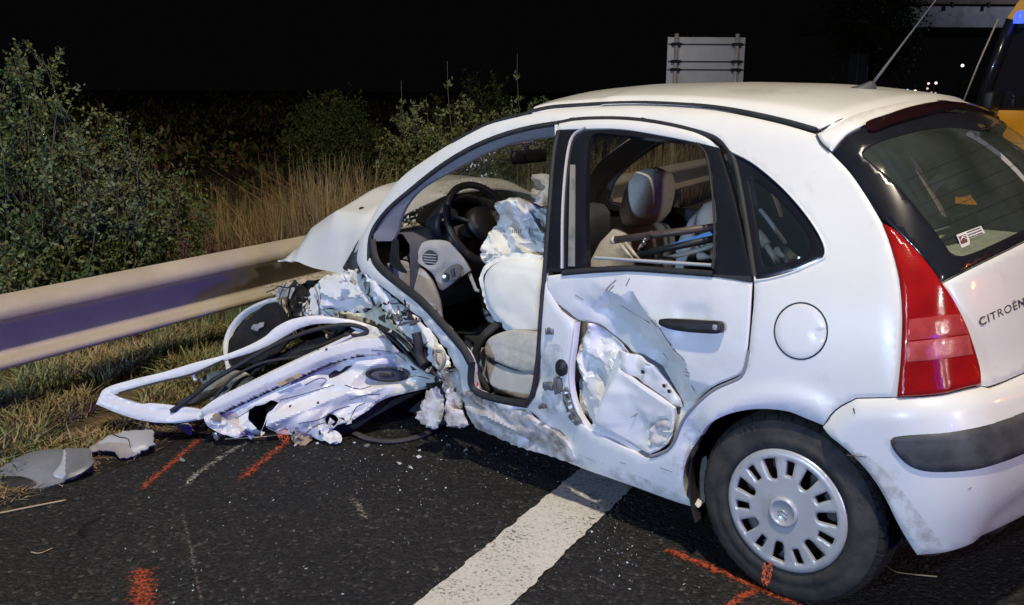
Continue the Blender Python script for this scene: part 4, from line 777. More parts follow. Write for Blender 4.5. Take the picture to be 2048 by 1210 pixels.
AB2 = [(967, 551), (984, 530), (1017, 516), (1051, 515), (1087, 519), (1083, 600), (1077, 671), (1042, 667), (1009, 646), (984, 617), (972, 584)]
s2 = flatskin(cax([(1030, 590)], 1, .56)[0], (-.35, 1, .2))
AF3 = facets(AB2, 26, .007, 63, .9, 2.4)
ab = panel('side_airbag', AB2, AIRBAG, car, surf=s2, thick=.03, step=7, ring=4, edge=.012, disp=lambda A: .045*np.clip(1-((A[:, 0]-1040)/80)**2-((A[:, 1]-592)/85)**2, 0, 1)**.6+AF3(A))
fr_ = spline([(1083, 516), (1051, 512), (1015, 513), (981, 528), (964, 551), (969, 585), (981, 619), (1006, 649), (1040, 671), (1077, 676)], 4, closed=False); P_, N_ = s2(fr_); c_ = cax([(1035, 592)], 1, .56)[0]
rdir = unit(P_-c_); w_ = .010+.0022*noise(np.stack([np.arange(len(P_))*.45, 0*np.arange(len(P_))], -1), 77); G = np.stack([P_-rdir*.010+N_*.004, P_+N_*(.006*noise(np.stack([np.arange(len(P_))*.6, 0*np.arange(len(P_))], -1), 78))[:, None], P_+rdir*w_[:, None]+N_*(.008*noise(np.stack([np.arange(len(P_))*.6+.4, 0*np.arange(len(P_))], -1), 79))[:, None]], 1)
mb = MB(); mb.grid(G); mb.build('frilled_hem', AIRBAG, ab)
for k in range(5): panel('print_mark', [(1024+k*4, 459-k*.3, 1), (1026+k*4, 459-k*.3, 1), (1026+k*4, 466, 1), (1024+k*4, 466, 1)], DKGREY, ab, surf=flatskin(cax([(1030, 460)], 1, .515)[0], (-.45, 1, .35)), thick=.0005, step=8, ring=0, lin=True)
# ------------------------------------------------------------------ seats
def seat(y0, x0, hr=True, name='front_seat', cr=CREAM):
    s_ = empty(name); s_.parent = car
    lean = rad(-14); R_ = np.array([[math.cos(lean), 0, math.sin(lean)], [0, 1, 0], [-math.sin(lean), 0, math.cos(lean)]])
    mb = MB(); G = []
    for x_, w_, zt in ((-.02, .21, .40), (.0, .235, .43), (.1, .245, .445), (.3, .25, .465), (.42, .245, .475), (.49, .235, .46), (.52, .21, .42), (.52, .2, .36)):
        G.append([(x0+x_, y0+w_*a_, zt-.05*(1-abs(a_))**.8*0+.03*abs(a_)**3-.025) for a_ in np.linspace(-1, 1, 13)])
    mb.grid(np.array(G)); G = np.array(G); 
    for sd in (0, -1): e_ = G[:, sd]; b_ = e_.copy(); b_[:, 2] = .30; mb.grid(np.stack([e_, e_*[1, 1, 1]+[0, .012*(1 if sd else -1), -.03], b_], 1))
    mb.build('cushion', FABRIC, s_)
    mb = MB(); mb.box((x0+.24, y0, .27), (.46, .44, .14), bev=.03); mb.build('seat_base', FABRIC, s_)
    mb = MB(); c0 = np.array([x0-.045, y0, .43]); G = []
    for h_, w_, t_ in ((0, .22, .06), (.1, .245, .075), (.3, .25, .075), (.45, .235, .065), (.54, .20, .055), (.59, .15, .04), (.605, .08, .015)):
        ring_ = []
        for t in np.linspace(0, 2*math.pi, 28, endpoint=False):
            c, s = math.cos(t), math.sin(t); e_ = .45
            ring_.append(c0+R_ @ np.array([t_*abs(c)**e_*np.sign(c), w_*abs(s)**e_*np.sign(s), h_]))
        G.append(ring_)
    mb.grid(np.array(G), closed=True); bk_ = mb.build('backrest', FABRIC, s_)
    if hr:
        ch = c0+R_ @ np.array([.0, 0, .715]); mb = MB(); G = []
        for h_, w_, t_ in ((-.105, .04, .01), (-.10, .115, .03), (-.06, .135, .045), (.0, .13, .05), (.05, .115, .048), (.085, .085, .04), (.10, .04, .02), (.104, .008, .004)):
            G.append([ch+R_ @ np.array([t_*abs(math.cos(t))**.6*np.sign(math.cos(t)), w_*abs(math.sin(t))**.6*np.sign(math.sin(t)), h_]) for t in np.linspace(0, 2*math.pi, 24, endpoint=False)])
        mb.grid(np.array(G), closed=True); mb.build('headrest', cr, s_)
        for s in (-1, 1): mb = MB(); mb.tube([ch+R_ @ np.array([0, s*.05, -.14]), ch+R_ @ np.array([0, s*.05, -.08])], .006, 8); mb.build('headrest_post', STEEL, s_)
    return s_
seat(.36, 1.02); seat(-.36, 1.10, False)
mb = MB(); G = []
ch = cax([(1432, 452)], 1, .12)[0]
for h_, w_, t_ in ((-.12, .10, .05), (-.02, .11, .06), (.05, .10, .055), (.085, .07, .04), (.10, .02, .01)): G.append([ch+np.array([t_*math.cos(t), w_*math.sin(t), h_]) for t in np.linspace(0, 2*math.pi, 20, endpoint=False)])
mb.grid(np.array(G), closed=True); mb.build('seat_shoulder', CREAM, car)
bs = empty('rear_bench'); bs.parent = car
mb = MB(); mb.box((.34, 0, .42), (.46, 1.2, .18), bev=.05); mb.build('cushion', DKFAB, bs); mb = MB(); mb.box((.08, 0, .68), (.14, 1.2, .52), np.array([[.97, 0, -.24], [0, 1, 0], [.24, 0, .97]]), .05); mb.build('backrest', DKFAB, bs)
mb = MB(); mb.box((-.16, 0, .97), (.44, 1.10, .02), bev=.008); mb.build('parcel_shelf', mat('grey_green_shelf', (.34, .40, .33), .9, var=.1, vscale=30), car)
mb = MB(); mb.box((.9, 0, .265), (2.1, 1.3, .02)); mb.build('floor', FLOORM, car)
mb = MB(); mb.box((1.02, -.745, .62), (1.9, .03, .62), bev=.012); mb.build('right_door_trim', mat('dark_door_trim', (.03, .03, .034), .8, var=.2), car)
mb = MB(); mb.box((1.0, -.69, 1.1), (.10, .04, .62), np.array([[1, 0, .05], [0, .9, .43], [0, -.43, .9]]), .01); mb.build('right_pillar_trim', DKGREY, car)
mb = MB(); mb.tube([(1.02, -.66, 1.25), (.98, -.52, .95), (.95, -.40, .70)], .022, 8, flat=.12); mb.build('seat_belt', DKFAB, car)
# mirror, visor clips, deployed passenger bag
mc = cax([(1058, 313)], 1, .0)[0]; mi = empty('rear_view_mirror'); mi.parent = car
mb = MB(); mb.box(mc, (.035, .23, .062), bev=.016); mb.build('housing', BLACKP, mi); mb = MB(); mb.tube([mc+[.0, 0, .02], mc+[.05, 0, .08]], .01, 8); mb.build('stem', BLACKP, mi)
for px_ in ((1030, 285), (1052, 282)): mb = MB(); p = cax([px_], 1, .25)[0]; mb.box(p, (.02, .05, .025), bev=.005); mb.build('visor_clip', GREYP, car)
panel('passenger_airbag', [(1062, 352), (1080, 345), (1096, 352), (1100, 400), (1090, 430), (1070, 420), (1060, 390)], AIRBAG, car, surf=lambda A: (cax(A, 1, -.45), np.repeat(np.array([[-.3, .9, .2]]), len(A), 0)), thick=.02, step=6, ring=0, edge=.01, disp=lambda A: folds(A, 81, 20, 9))
# ------------------------------------------------------------------ tubes and board lying across the back seat: a folded walking aid
wf = empty('folded_walking_frame', tuple(toworld([[.78, .3, .93]])[0])); setp(wf, 'folded metal walking frame lying across the back seat behind the smashed rear window', 'walking frame')
WOODB = mat('brown_tube', (.075, .055, .05), .45, var=.1); LTUBE = mat('beige_tube', (.45, .40, .31), .35, var=.08); BLUEB = mat('light_blue_board', (.16, .36, .68), .5, var=.05)
def wtube(name, pts, y, r, m_, end=None):
    P = toworld(np.array([cax([p], 1, yy)[0] for p, yy in zip(pts, np.broadcast_to(y, len(pts)))]))-np.array(wf.location); mb = MB(); mb.tube(P, r, 10); o_ = mb.build(name, m_, wf)
    if end is not None: mb = MB(); d_ = unit(P[0]-P[1]); mb.tube([P[0]-d_*.004, P[0]+d_*.012], r*1.12, 12); mb.build('end_cap', end, o_)
wtube('side_tube', [(1229, 480), (1445, 452)], (.655, .60), .0125, WOODB, LTUBE)
wtube('side_tube', [(1270, 510), (1445, 474)], (.65, .60), .0115, BLACKP)
wtube('cross_tube', [(1241, 487), (1268, 522)], (.655, .66), .0062, LTUBE); wtube('cross_tube', [(1251, 485), (1280, 522)], (.655, .66), .0058, LTUBE)
wtube('cross_tube', [(1292, 478), (1281, 499)], (.66, .64), .010, CHROME, CHROME)
wtube('lower_rail', [(1318, 520), (1400, 500), (1445, 484)], (.62, .6, .58), .008, mat('grey_beige_tube', (.35, .33, .28), .5))
P = toworld(cax([(1323, 493), (1420, 463), (1426, 470), (1330, 499)], 1, .60))-np.array(wf.location); nr = unit(np.cross(P[1]-P[0], P[3]-P[0])); mb = MB(); mb.add(list(P)+list(P+nr*.02), [(0, 1, 2, 3), (7, 6, 5, 4), (0, 4, 5, 1), (1, 5, 6, 2), (2, 6, 7, 3), (3, 7, 4, 0)]); mb.build('board', BLUEB, wf)
cr_ = empty('crutch', tuple(toworld([[.1, .4, .95]])[0])); setp(cr_, 'grey tubular crutch standing behind the dark quarter window', 'crutch')
def ctube(name, pts, y, r, m_):
    P = toworld(np.array([cax([p], 1, y)[0] for p in pts]))-np.array(cr_.location); mb = MB(); mb.tube(P, r, 10); mb.build(name, m_, cr_)
GT = mat('grey_green_tube', (.42, .43, .36), .4); ctube('grip', [(1513, 464), (1533, 490)], .45, .017, GT); ctube('shaft', [(1530, 486), (1558, 530)], .45, .0095, GT); ctube('arm_tube', [(1520, 418), (1545, 450), (1571, 487)], .42, .007, mat('pale_tube', (.45, .47, .5), .4)); ctube('cuff', [(1555, 495), (1585, 520)], .35, .022, GT)

# outer side of the driver's seat in the open doorway
dsd = empty('driver_seat_side'); dsd.parent = car
SS = flatskin(cax([(1020, 720)], 1, .655)[0], (-.25, 1, .25))
panel('cushion_bolster', [(969, 690), (976, 678), (990, 669), (1025, 659), (1060, 662), (1085, 668), (1082, 716), (1066, 747), (1024, 736), (990, 722), (972, 711)], FABRIC, dsd, surf=SS, thick=.03, step=7, ring=3, edge=.014, disp=lambda A: .022*np.clip(1-((A[:, 0]-1030)/70)**2-((A[:, 1]-700)/50)**2, 0, 1)**.7-.006*np.exp(-((A[:, 1]-itp(A[:, 0], [(970, 690), (1030, 700), (1085, 720)]))/2.5)**2))
panel('lower_trim', [(971, 714), (990, 726), (1024, 740), (1066, 751), (1062, 780), (1050, 800), (1010, 788), (980, 772), (972, 748)], mat('pale_grey_trim', (.34, .345, .35), .8, var=.05, bump=.1, bscale=300), dsd, surf=SS, off=-.004, thick=.02, step=8, ring=3, edge=.01)
P_ = np.array([cax([p], 1, yy)[0] for p, yy in (((1012, 640), .56), ((985, 656), .62), ((962, 680), .66), ((951, 712), .67), ((956, 750), .67), ((982, 784), .67))]); mb = MB(); mb.tube(spl3(P_) if 'spl3' in globals() else P_, .022, 10, flat=.7); mb.build('black_edge_trim', DKFAB, dsd)
panel('centre_console', [(958, 580), (972, 566), (980, 600), (996, 636), (976, 650), (964, 620)], GREYP, car, surf=lambda A: (cax(A, 1, .30), np.repeat(np.array([[-.3, .95, .1]]), len(A), 0)), thick=.02, step=8, ring=0, edge=.008)
panel('belt_buckle', [(948, 742), (956, 738), (962, 760), (966, 778), (958, 776), (952, 760)], mat('white_plastic_clip', (.5, .5, .5), .5), car, surf=SS, off=.03, thick=.01, step=6, ring=0); panel('buckle_button', [(957, 765), (962, 763), (964, 770), (959, 772)], mat('red_button', (.5, .02, .02), .4), car, surf=SS, off=.036, thick=.006, step=5, ring=0)
# ------------------------------------------------------------------ buckled bonnet lying over the guard rail
HZ = [(2.05, 1.03), (2.2, 1.08), (2.4, 1.09), (2.6, 1.0), (2.75, .88), (2.85, .80)]
rows = []
for i, u in enumerate(np.linspace(0, 1, 46)):
    yv = np.concatenate([np.linspace(-.69, .60, 44), [.63, .655, .668]])
    r = []
    for k, y_ in enumerate(yv):
        xf = 2.85-.16*(min(y_, .6)/.65)**2*(1 if y_ < 0 else .35); x_ = 2.06+(xf-2.06)*u
        z_ = float(itp(x_, HZ))-(.165+.03*u)*abs(min(y_, .60)/.7)**2.2
        if k >= 44: ez = float(itp(x_, [(2.06, .90), (2.13, .86), (2.28, .685), (2.45, .69), (2.7, .70), (2.85, .695)])); z_ += (ez-z_)*(.35, .8, 1.)[k-44]
        r.append((x_, y_, z_))
    rows.append(r)
HG = np.array(rows); q = HG.reshape(-1, 3); nz = .010*noise(q*6, 90)+.006*(1-2*np.abs(noise(q*np.array([9, 14, 1.]), 91)))*np.clip((q[:, 0]-2.45)*3, .1, 1)
HG[:, :, 2] += nz.reshape(HG.shape[:2]); HG[:, :, 2] -= .012*np.exp(-((HG[:, :, 0]-2.62-.12*HG[:, :, 1])/.03)**2)
mb = MB(); mb.grid(HG, thick=.008); hood = mb.build('bonnet', PAINT, car)
mb = MB(); p = cax([(719, 443)], 1, .55)[0]; i_ = np.argmin(np.linalg.norm((HG.reshape(-1, 3)-p)[:, :2], axis=1)); p = HG.reshape(-1, 3)[i_]; mb.lathe([(0, .006), (.010, .005), (.013, .0)], p, (0, .2, 1), 12); mb.build('washer_jet', BLACKP, hood)
panel('hinge_gap_filler', [(684, 536, 1), (700, 508), (716, 480, 1), (712, 520), (716, 545), (700, 548)], BLACKP, car, surf=flatskin(cax([(700, 520)], 1, .68)[0], (-.3, 1, .2)), thick=.03, step=8, ring=0)
# right wing and nose: hidden behind the rail in the photograph, kept simple and crushed
mb = MB(); G = []
for z_, o_ in ((.25, -.01), (.4, .0), (.6, .01), (.75, -.01), (.86, -.05)):
    G.append([(x_, -(.80-.10*max(0, (x_-2.3)/.6)**2+o_)+.01*noise([[x_*7, z_*7]], 92)[0], z_) for x_ in np.linspace(2.02, 2.86, 20)])
mb.grid(np.array(G)[::-1], thick=.006); mb.build('right_wing', DENTED, car)
mb = MB(); G = []
for z_, d_ in ((.2, 0), (.35, .05), (.5, .06), (.62, .02), (.7, -.04)):
    G.append([(2.80+d_-.22*abs(y_/.75)**2.5+.05*noise([[y_*5, z_*5]], 93)[0], y_, z_) for y_ in np.linspace(-.78, .3, 26)])
mb.grid(np.array(G), thick=.008); mb.build('front_bumper', DENTED, car)
mb = MB(); mb.box((2.35, -.15, .55), (.55, .8, .45), bev=.05); mb.build('engine', mat('dirty_engine_metal', (.05, .05, .05), .6, metal=.4, var=.4, vscale=12, bump=.5, bscale=20), car)
# ------------------------------------------------------------------ crushed wing and hinge pillar
def fsurf(px, y, n=(-.25, 1, .25)): return flatskin(cax([px], 1, y)[0], n)
rb0 = random.Random(5)
def crumple(name, out, m_, surf, amp=.02, s=0, step=6, f=(24., 10.), parent=car, thick=.004, holes=(), edge=.006, ext=None, smooth=False, off=0., lin=False):
    k1 = facets(out, f[0]*1.25, amp*.8, s, rb0.uniform(0, 3), rb0.uniform(2.0, 3.2)); k2 = facets(out, max(f[1], 9.), amp*.16, s+500, rb0.uniform(0, 3), 1.4)
    def d(A):
        r = k1(A)+k2(A)
        return r if ext is None else r+ext(A)
    return panel(name, rough(out, 1.6, s), m_, parent, surf=surf, thick=thick, step=min(step, 5), ring=0, edge=edge, disp=d, smooth=True, holes=holes, off=off, lin=True, sharp=22)
S1 = fsurf((690, 590), .74)
crumple('crushed_wing', [(616, 578), (640, 556), (668, 546), (694, 541), (716, 538, 1), (741, 553), (747, 573), (769, 588), (760, 608), (716, 625), (683, 624), (650, 616), (634, 632), (618, 627), (612, 600)], DENTED, S1, .028, 101, 6, (30., 13.), edge=.012, smooth=True)
crumple('wing_fold', [(640, 560, 1), (700, 548), (736, 556, 1), (742, 586), (700, 600), (655, 592)], DENTED, S1, .014, 102, 6, (22., 9.), off=.028, edge=.01, smooth=True)
crumple('wing_fold', [(716, 540, 1), (735, 546), (728, 575), (752, 600), (748, 615), (722, 590), (706, 560)], DENTED, S1, .012, 103, 6, (20., 9.), off=.035, edge=.008, smooth=True)
crumple('primer_panel', [(650, 618), (684, 622), (720, 626), (758, 612, 1), (782, 640), (806, 668), (830, 705), (800, 690), (760, 656), (721, 648), (690, 634)], PRIMER, fsurf((730, 640), .72), .014, 104, 6, (30., 12.), edge=.006, smooth=True)
crumple('hinge_pillar', [(722, 546, 1), (760, 572), (800, 606), (850, 655), (888, 702), (908, 745), (916, 800), (905, 830), (892, 790), (878, 745), (850, 712), (815, 680), (785, 640), (760, 608), (742, 575)], DENTED, fsurf((830, 670), .73, (-.5, 1, .2)), .02, 105, 6, (26., 11.), edge=.006, smooth=True)
crumple('lower_pillar_tear', [(880, 740, 1), (915, 735), (930, 770), (925, 820), (938, 850, 1), (915, 856), (896, 845), (890, 800)], MUDDY, fsurf((910, 800), .76, (-.5, 1, .1)), 0.010, 106, 5, (18., 8.), edge=.008)
crumple('torn_flap', [(850, 785, 1), (870, 775), (884, 800), (882, 840), (868, 860, 1), (845, 852), (832, 838), (838, 815)], MUDDY, fsurf((860, 820), .80, (-.4, 1, .1)), .010, 107, 5, (30., 12.), edge=.008)
crumple('torn_flap', [(888, 800, 1), (905, 815), (925, 822), (935, 850, 1), (912, 857), (890, 848)], MUDDY, fsurf((905, 830), .80, (-.6, 1, .2)), .010, 108, 5, (30., 12.), edge=.008)
crumple('inner_wing_plate', [(612, 600), (640, 612), (690, 632), (640, 645), (600, 640), (596, 615)], DENTED, fsurf((635, 625), .70), .014, 109, 6, (20., 9.))
crumple('splash_panel', [(545, 600), (560, 572), (585, 570), (588, 590), (570, 606), (575, 650), (560, 650)], GREYP, fsurf((570, 610), .74), .016, 110, 6, (15., 7.))
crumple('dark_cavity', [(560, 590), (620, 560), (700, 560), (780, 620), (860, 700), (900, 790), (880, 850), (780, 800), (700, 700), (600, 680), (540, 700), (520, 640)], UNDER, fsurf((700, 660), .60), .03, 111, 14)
# bent brackets, hoses and wires hanging out of the crushed front corner
rb = random.Random(11)
def bracket(px, y, s, m_, name='bent_bracket', n=5):
    p = cax([px], 1, y)[0]; pts_ = [p]; d_ = unit(np.array([rb.uniform(-1, 1), rb.uniform(-.2, .5), rb.uniform(-1, 1)]))
    for k in range(n): d_ = unit(d_+.8*np.array([rb.uniform(-1, 1), rb.uniform(-.3, .3), rb.uniform(-1, 1)])); pts_.append(pts_[-1]+d_*s)
    mb = MB(); mb.tube(spl3(pts_, 4), s*.35, 6, smooth=False, flat=.35); return mb.build(name, m_, car)
for px_ in ((575, 575), (590, 590), (600, 605), (585, 620), (605, 640), (595, 655), (612, 590), (640, 650), (655, 655), (580, 640)): bracket(px_, .77, .022, rb.choice([STEEL, BLACKP, GALV, UNDER]))
for px_ in ((785, 602), (795, 612), (805, 622), (812, 640), (790, 630), (820, 650)): bracket(px_, .80, .016, rb.choice([STEEL, STEEL, BLACKP]), 'hinge_fragment', 4)
def ptube(name, pts, y, r, m_, parent=car, n=10, flat=1.):
    P = np.array([cax([p], 1, yy)[0] for p, yy in zip(pts, np.broadcast_to(y, len(pts)))]); mb = MB(); mb.tube(spl3(P), r, n, flat=flat); return mb.build(name, m_, parent)
ptube('rubber_hose', [(832, 665), (838, 690), (840, 712), (850, 730)], .80, .020, RUBBER)
ptube('ring_fitting', [(872, 702), (885, 705), (889, 722), (880, 738), (871, 728), (870, 708)], .82, .0075, mat('raw_cast_metal', (.35, .33, .30), .45, metal=.4))
ptube('wiring', [(760, 655), (790, 668), (815, 690), (835, 715)], .78, .010, RUBBER); ptube('wiring', [(765, 660), (800, 690), (830, 725), (860, 745)], .77, .008, BLACKP)
ptube('bent_hinge', [(800, 650), (812, 646), (830, 644), (840, 640)], .81, .006, STEEL)
ptube('wing_stay', [(600, 570), (588, 590), (584, 615), (592, 640)], .78, .012, BLACKP, flat=.5)
# ripped-off arch edge of the front wing with its black liner
arch = empty('wing_arch'); arch.parent = car
AS = flatskin(tocar(wz([(500, 690)], .28))[0], (.1, 1, .5))
panel('liner', [(459, 728), (456, 690), (470, 652), (498, 625), (548, 603), (566, 620), (580, 660), (560, 700), (520, 720)], mat('black_liner', (.012, .012, .013), .5, var=.3), arch, surf=AS, thick=.006, step=10, ring=0, disp=lambda A: -.05*np.clip(1-((A[:, 0]-510)/55)**2-((A[:, 1]-665)/60)**2, 0, 1)+.006*noise(A/14., 120))
c_ = spline([(457, 742), (452, 715), (451, 685), (464, 652), (492, 622), (530, 604), (556, 598)], 6, closed=False); P_, N_ = AS(c_); T_ = unit(np.gradient(P_, axis=0)); B_ = np.cross(T_, N_)
mb = MB(); mb.grid(np.stack([P_-B_*.012, P_+N_*.012, P_+B_*.011, P_+B_*.013-N_*.02], 1)); mb.build('arch_edge', DENTED, arch)
crumple('liner_scrap', [(495, 650), (515, 642), (520, 648), (500, 660)], GREYP, AS, .004, 121, 5, parent=arch, off=-.02)
# ------------------------------------------------------------------ torn front door lying open against the wreck
P0 = wz([(470, 868)], .045)[0]; dn_w = np.array([.05, -1, .30]); DS0 = flatskin(tocar([P0])[0], dn_w @ MC)
FD = empty('front_door'); FD.parent = car
def bel(A): return A[:, 1]-itp(A[:, 0], [(400, 842), (436, 829), (551, 776), (662, 728), (718, 712), (800, 705)])    # >0 below the waist seam
DFO = [(400, 650), (890, 650), (890, 890), (400, 890)]; DF1 = facets(DFO, 24, .028, 133, -.42, 3.0); DF2 = facets(DFO, 13, .009, 134, -.42, 2.2)
def door_d(A):
    b_ = bel(A); x, y = A[:, 0], A[:, 1]
    d = np.where(b_ < 0, .03+.018*np.clip(-b_/14, 0, 1)-.04*np.clip((-b_-32)/12, 0, 1), 0.)
    low = np.clip(b_/25, 0, 1)
    d += low*(DF1(A)+DF2(A)*np.clip((y-740)/60, .3, 1))
    d -= .05*np.exp(-((x-675)/38)**2-((y-742)/14)**2); d -= .035*np.exp(-((x-765)/60)**4-((y-752)/18)**4)
    d += .03*np.exp(-((x-590)/60)**2-((y-840)/22)**2)
    return d
BODYD = [(404, 820, 1), (440, 795), (495, 767), (551, 739), (606, 713), (662, 687), (700, 668), (722, 656), (752, 654, 1), (775, 675), (797, 700), (818, 716), (840, 735), (886, 762, 1), (866, 773), (840, 780), (800, 789), (774, 796), (751, 808), (737, 820), (718, 832), (700, 843), (674, 850, 1), (657, 868), (662, 876), (681, 872), (684, 880), (672, 888), (655, 882), (640, 882), (612, 872), (581, 870), (551, 866), (534, 852), (536, 838), (520, 868), (507, 870), (500, 880), (490, 872), (477, 874), (462, 866), (451, 870), (434, 860), (421, 848), (413, 832)]
panel('inner_panel', BODYD, DENTED, FD, surf=DS0, holes=[[(497, 820, 1), (512, 812), (530, 808), (545, 800), (558, 805, 1), (548, 818), (536, 828), (531, 846), (520, 862), (508, 850), (498, 838)], [(650, 838), (662, 828), (676, 838), (668, 852), (655, 850)]], thick=.005, step=4.5, ring=0, edge=.005, disp=door_d, smooth=True, sharp=20)
panel('door_bottom_shade', [(600, 830, 1), (700, 800), (860, 745, 1), (885, 765), (830, 790), (740, 838), (690, 868), (640, 860)], UNDER, FD, surf=DS0, off=-.08, thick=.02, step=16, ring=0)  # dark sheet painted in as the shade under the door
panel('outer_skin', [(430, 835, 1), (560, 770), (730, 690, 1), (830, 735), (840, 770), (740, 812), (690, 840), (600, 850), (470, 862)], UNDER, FD, surf=DS0, off=-.10, thick=.006, step=14, ring=0, disp=lambda A: .03*noise(A/40., 135))  # white skin coloured dark to paint the shade inside the hole
FF1 = facets([(190, 620), (760, 850)], 40, .004, 136, -.3, 3.)
def frame_d(A): return FF1(A)
panel('window_rail', [(200, 800, 1), (207, 779), (262, 760), (324, 745), (398, 723), (448, 710), (497, 691), (530, 673), (551, 655), (583, 639), (630, 631), (677, 636), (715, 642), (754, 655, 1), (722, 664), (690, 650), (640, 647), (600, 656), (570, 672), (535, 692), (500, 706), (448, 722), (386, 749), (324, 764), (262, 780), (232, 788)], DENTED, FD, surf=DS0, off=.01, thick=.03, step=6, ring=0, edge=.008, disp=frame_d)
panel('rail_groove', [(240, 784), (324, 761), (386, 746), (448, 719), (448, 722.5), (386, 749.5), (324, 764.5), (240, 787)], RUBBER, FD, surf=DS0, off=.018, thick=.006, step=10, ring=0)
panel('latch_pillar', [(194, 808, 1), (207, 780), (222, 786), (245, 796), (286, 808), (300, 806), (349, 811), (406, 820), (418, 834, 1), (398, 839), (349, 846), (287, 841), (237, 826)], DENTED, FD, surf=DS0, off=.015, thick=.035, step=6, ring=0, edge=.006, disp=lambda A: frame_d(A)-.012*np.exp(-((A[:, 1]-itp(A[:, 0], [(200, 790), (290, 816), (420, 830)]))/2.5)**2))
panel('latch_slot', [(336, 838), (350, 832), (390, 832), (396, 836), (360, 842), (338, 844)], DENTED, FD, surf=DS0, off=.022, thick=.004, step=6, ring=0)
panel('latch_end', [(414, 832, 1), (432, 826), (470, 848), (492, 866), (480, 874), (458, 868), (434, 860), (420, 850)], DENTED, FD, surf=DS0, off=.04, thick=.02, step=5, ring=0, disp=lambda A: .018*(1-2*np.abs(noise(A/15., 138))), smooth=False)
panel('lock', [(434, 828), (446, 826), (450, 838), (440, 842), (433, 836)], mat('tan_lock_plate', (.22, .17, .10), .5), FD, surf=DS0, off=.066, thick=.006, step=5, ring=0)
dz = lambda A: (lambda r: (r[0]+r[1]*(door_d(A))[:, None], r[1]))(DS0(A))
strip('waist_seam', [(440, 829), (495, 803), (551, 777), (606, 753), (662, 729), (700, 716), (730, 712)], .0035, RUBBER, FD, surf=lambda A: (lambda r: (r[0]+r[1]*.006, r[1]))(DS0(A)), off=.004, h=.004)
strip('waist_lip', [(442, 800), (495, 773), (551, 745), (606, 719), (662, 693), (705, 672)], .006, DENTED, FD, surf=DS0, off=.03, h=.014)
# speaker, sticker, seals
sp_ = empty('speaker'); sp_.parent = FD
el = lambda r: [(773+42*r*math.cos(t)+6*r*math.sin(t), 750+14.5*r*math.sin(t)-0*r*math.cos(t)) for t in np.linspace(0, 2*math.pi, 26, endpoint=False)]
for nm_, r1, r0, m_, of in (('surround', 1., .82, BLACKP, .012), ('cone', .84, .0, mat('speaker_cone', (.05, .055, .065), .6, var=.2), .0), ('dust_cap', .35, 0., BLACKP, .012)):
    panel(nm_, el(r1), m_, sp_, surf=DS0, holes=[el(r0)] if r0 else [], off=of, thick=.01, step=6, ring=0, edge=.004)
panel('label_sticker', [(558, 766, 1), (604, 746, 1), (609, 752, 1), (566, 772, 1)], mat('tan_sticker', (.40, .28, .17), .7), FD, surf=DS0, off=.054, thick=.001, step=10, ring=0, lin=True)
panel('sticker_spot', [(575, 760), (588, 754), (594, 758), (584, 765)], mat('grey_sticker_spot', (.16, .14, .12), .7), FD, surf=DS0, off=.0556, thick=.0005, step=6, ring=0)
def dtube(name, pts, off_, r, m_, flat=1.):
    P, N_ = DS0(np.array(pts, float)); P = P+N_*np.broadcast_to(off_, len(P))[:, None]; mb = MB(); mb.tube(spl3(P), r, 8, flat=flat); return mb.build(name, m_, FD)
dtube('window_seal', [(345, 822), (380, 798), (423, 764), (473, 734), (522, 706), (567, 683), (630, 660), (690, 650), (724, 655), (735, 664), (716, 672), (690, 668)], .02, .010, RUBBER)
dtube('window_seal', [(420, 812), (440, 782), (470, 752), (523, 726), (575, 716), (620, 708), (660, 690)], .0, .009, RUBBER, .6)
dtube('window_guide', [(600, 700), (640, 690), (690, 668), (730, 650)], -.02, .016, BLACKP, .5)
dtube('window_strut', [(383, 742), (390, 762)], -.01, .008, DENTED)
crumple('regulator', [(480, 760), (520, 735), (580, 715), (640, 700), (655, 690), (640, 672), (560, 700), (500, 725), (470, 745)], UNDER, DS0, .02, 141, 8, parent=FD, off=-.09)
crumple('folded_liner', [(395, 760), (420, 742), (460, 740), (500, 755), (500, 775), (450, 790), (430, 812), (410, 800)], mat('clear_grimy_film', (.20, .19, .14), .4, var=.3, vscale=10), DS0, .015, 142, 7, parent=FD, off=-.06)
crumple('film_strip', [(330, 812), (380, 790), (440, 770), (470, 765), (430, 790), (380, 812)], RUBBER, DS0, .008, 143, 7, parent=FD, off=-.05)
panel('spray_mark', [(560, 866), (566, 856), (575, 855), (582, 866), (584, 877), (568, 879)], SPRAYC, FD, surf=DS0, off=.062, thick=.0006, step=6, ring=0, edge=0, back=False)
for (x, y) in ((639, 701), (656, 699), (580, 812), (637, 805), (747, 752)):
    panel('screw_hole', [(x-2.2, y-2), (x+2, y-2.4), (x+2.3, y+2), (x-2, y+2.2)], BLACKP, FD, surf=lambda A: (lambda r: (r[0]+r[1]*(door_d(A)+.003)[:, None], r[1]))(DS0(A)), thick=.001, step=6, ring=0, edge=0)

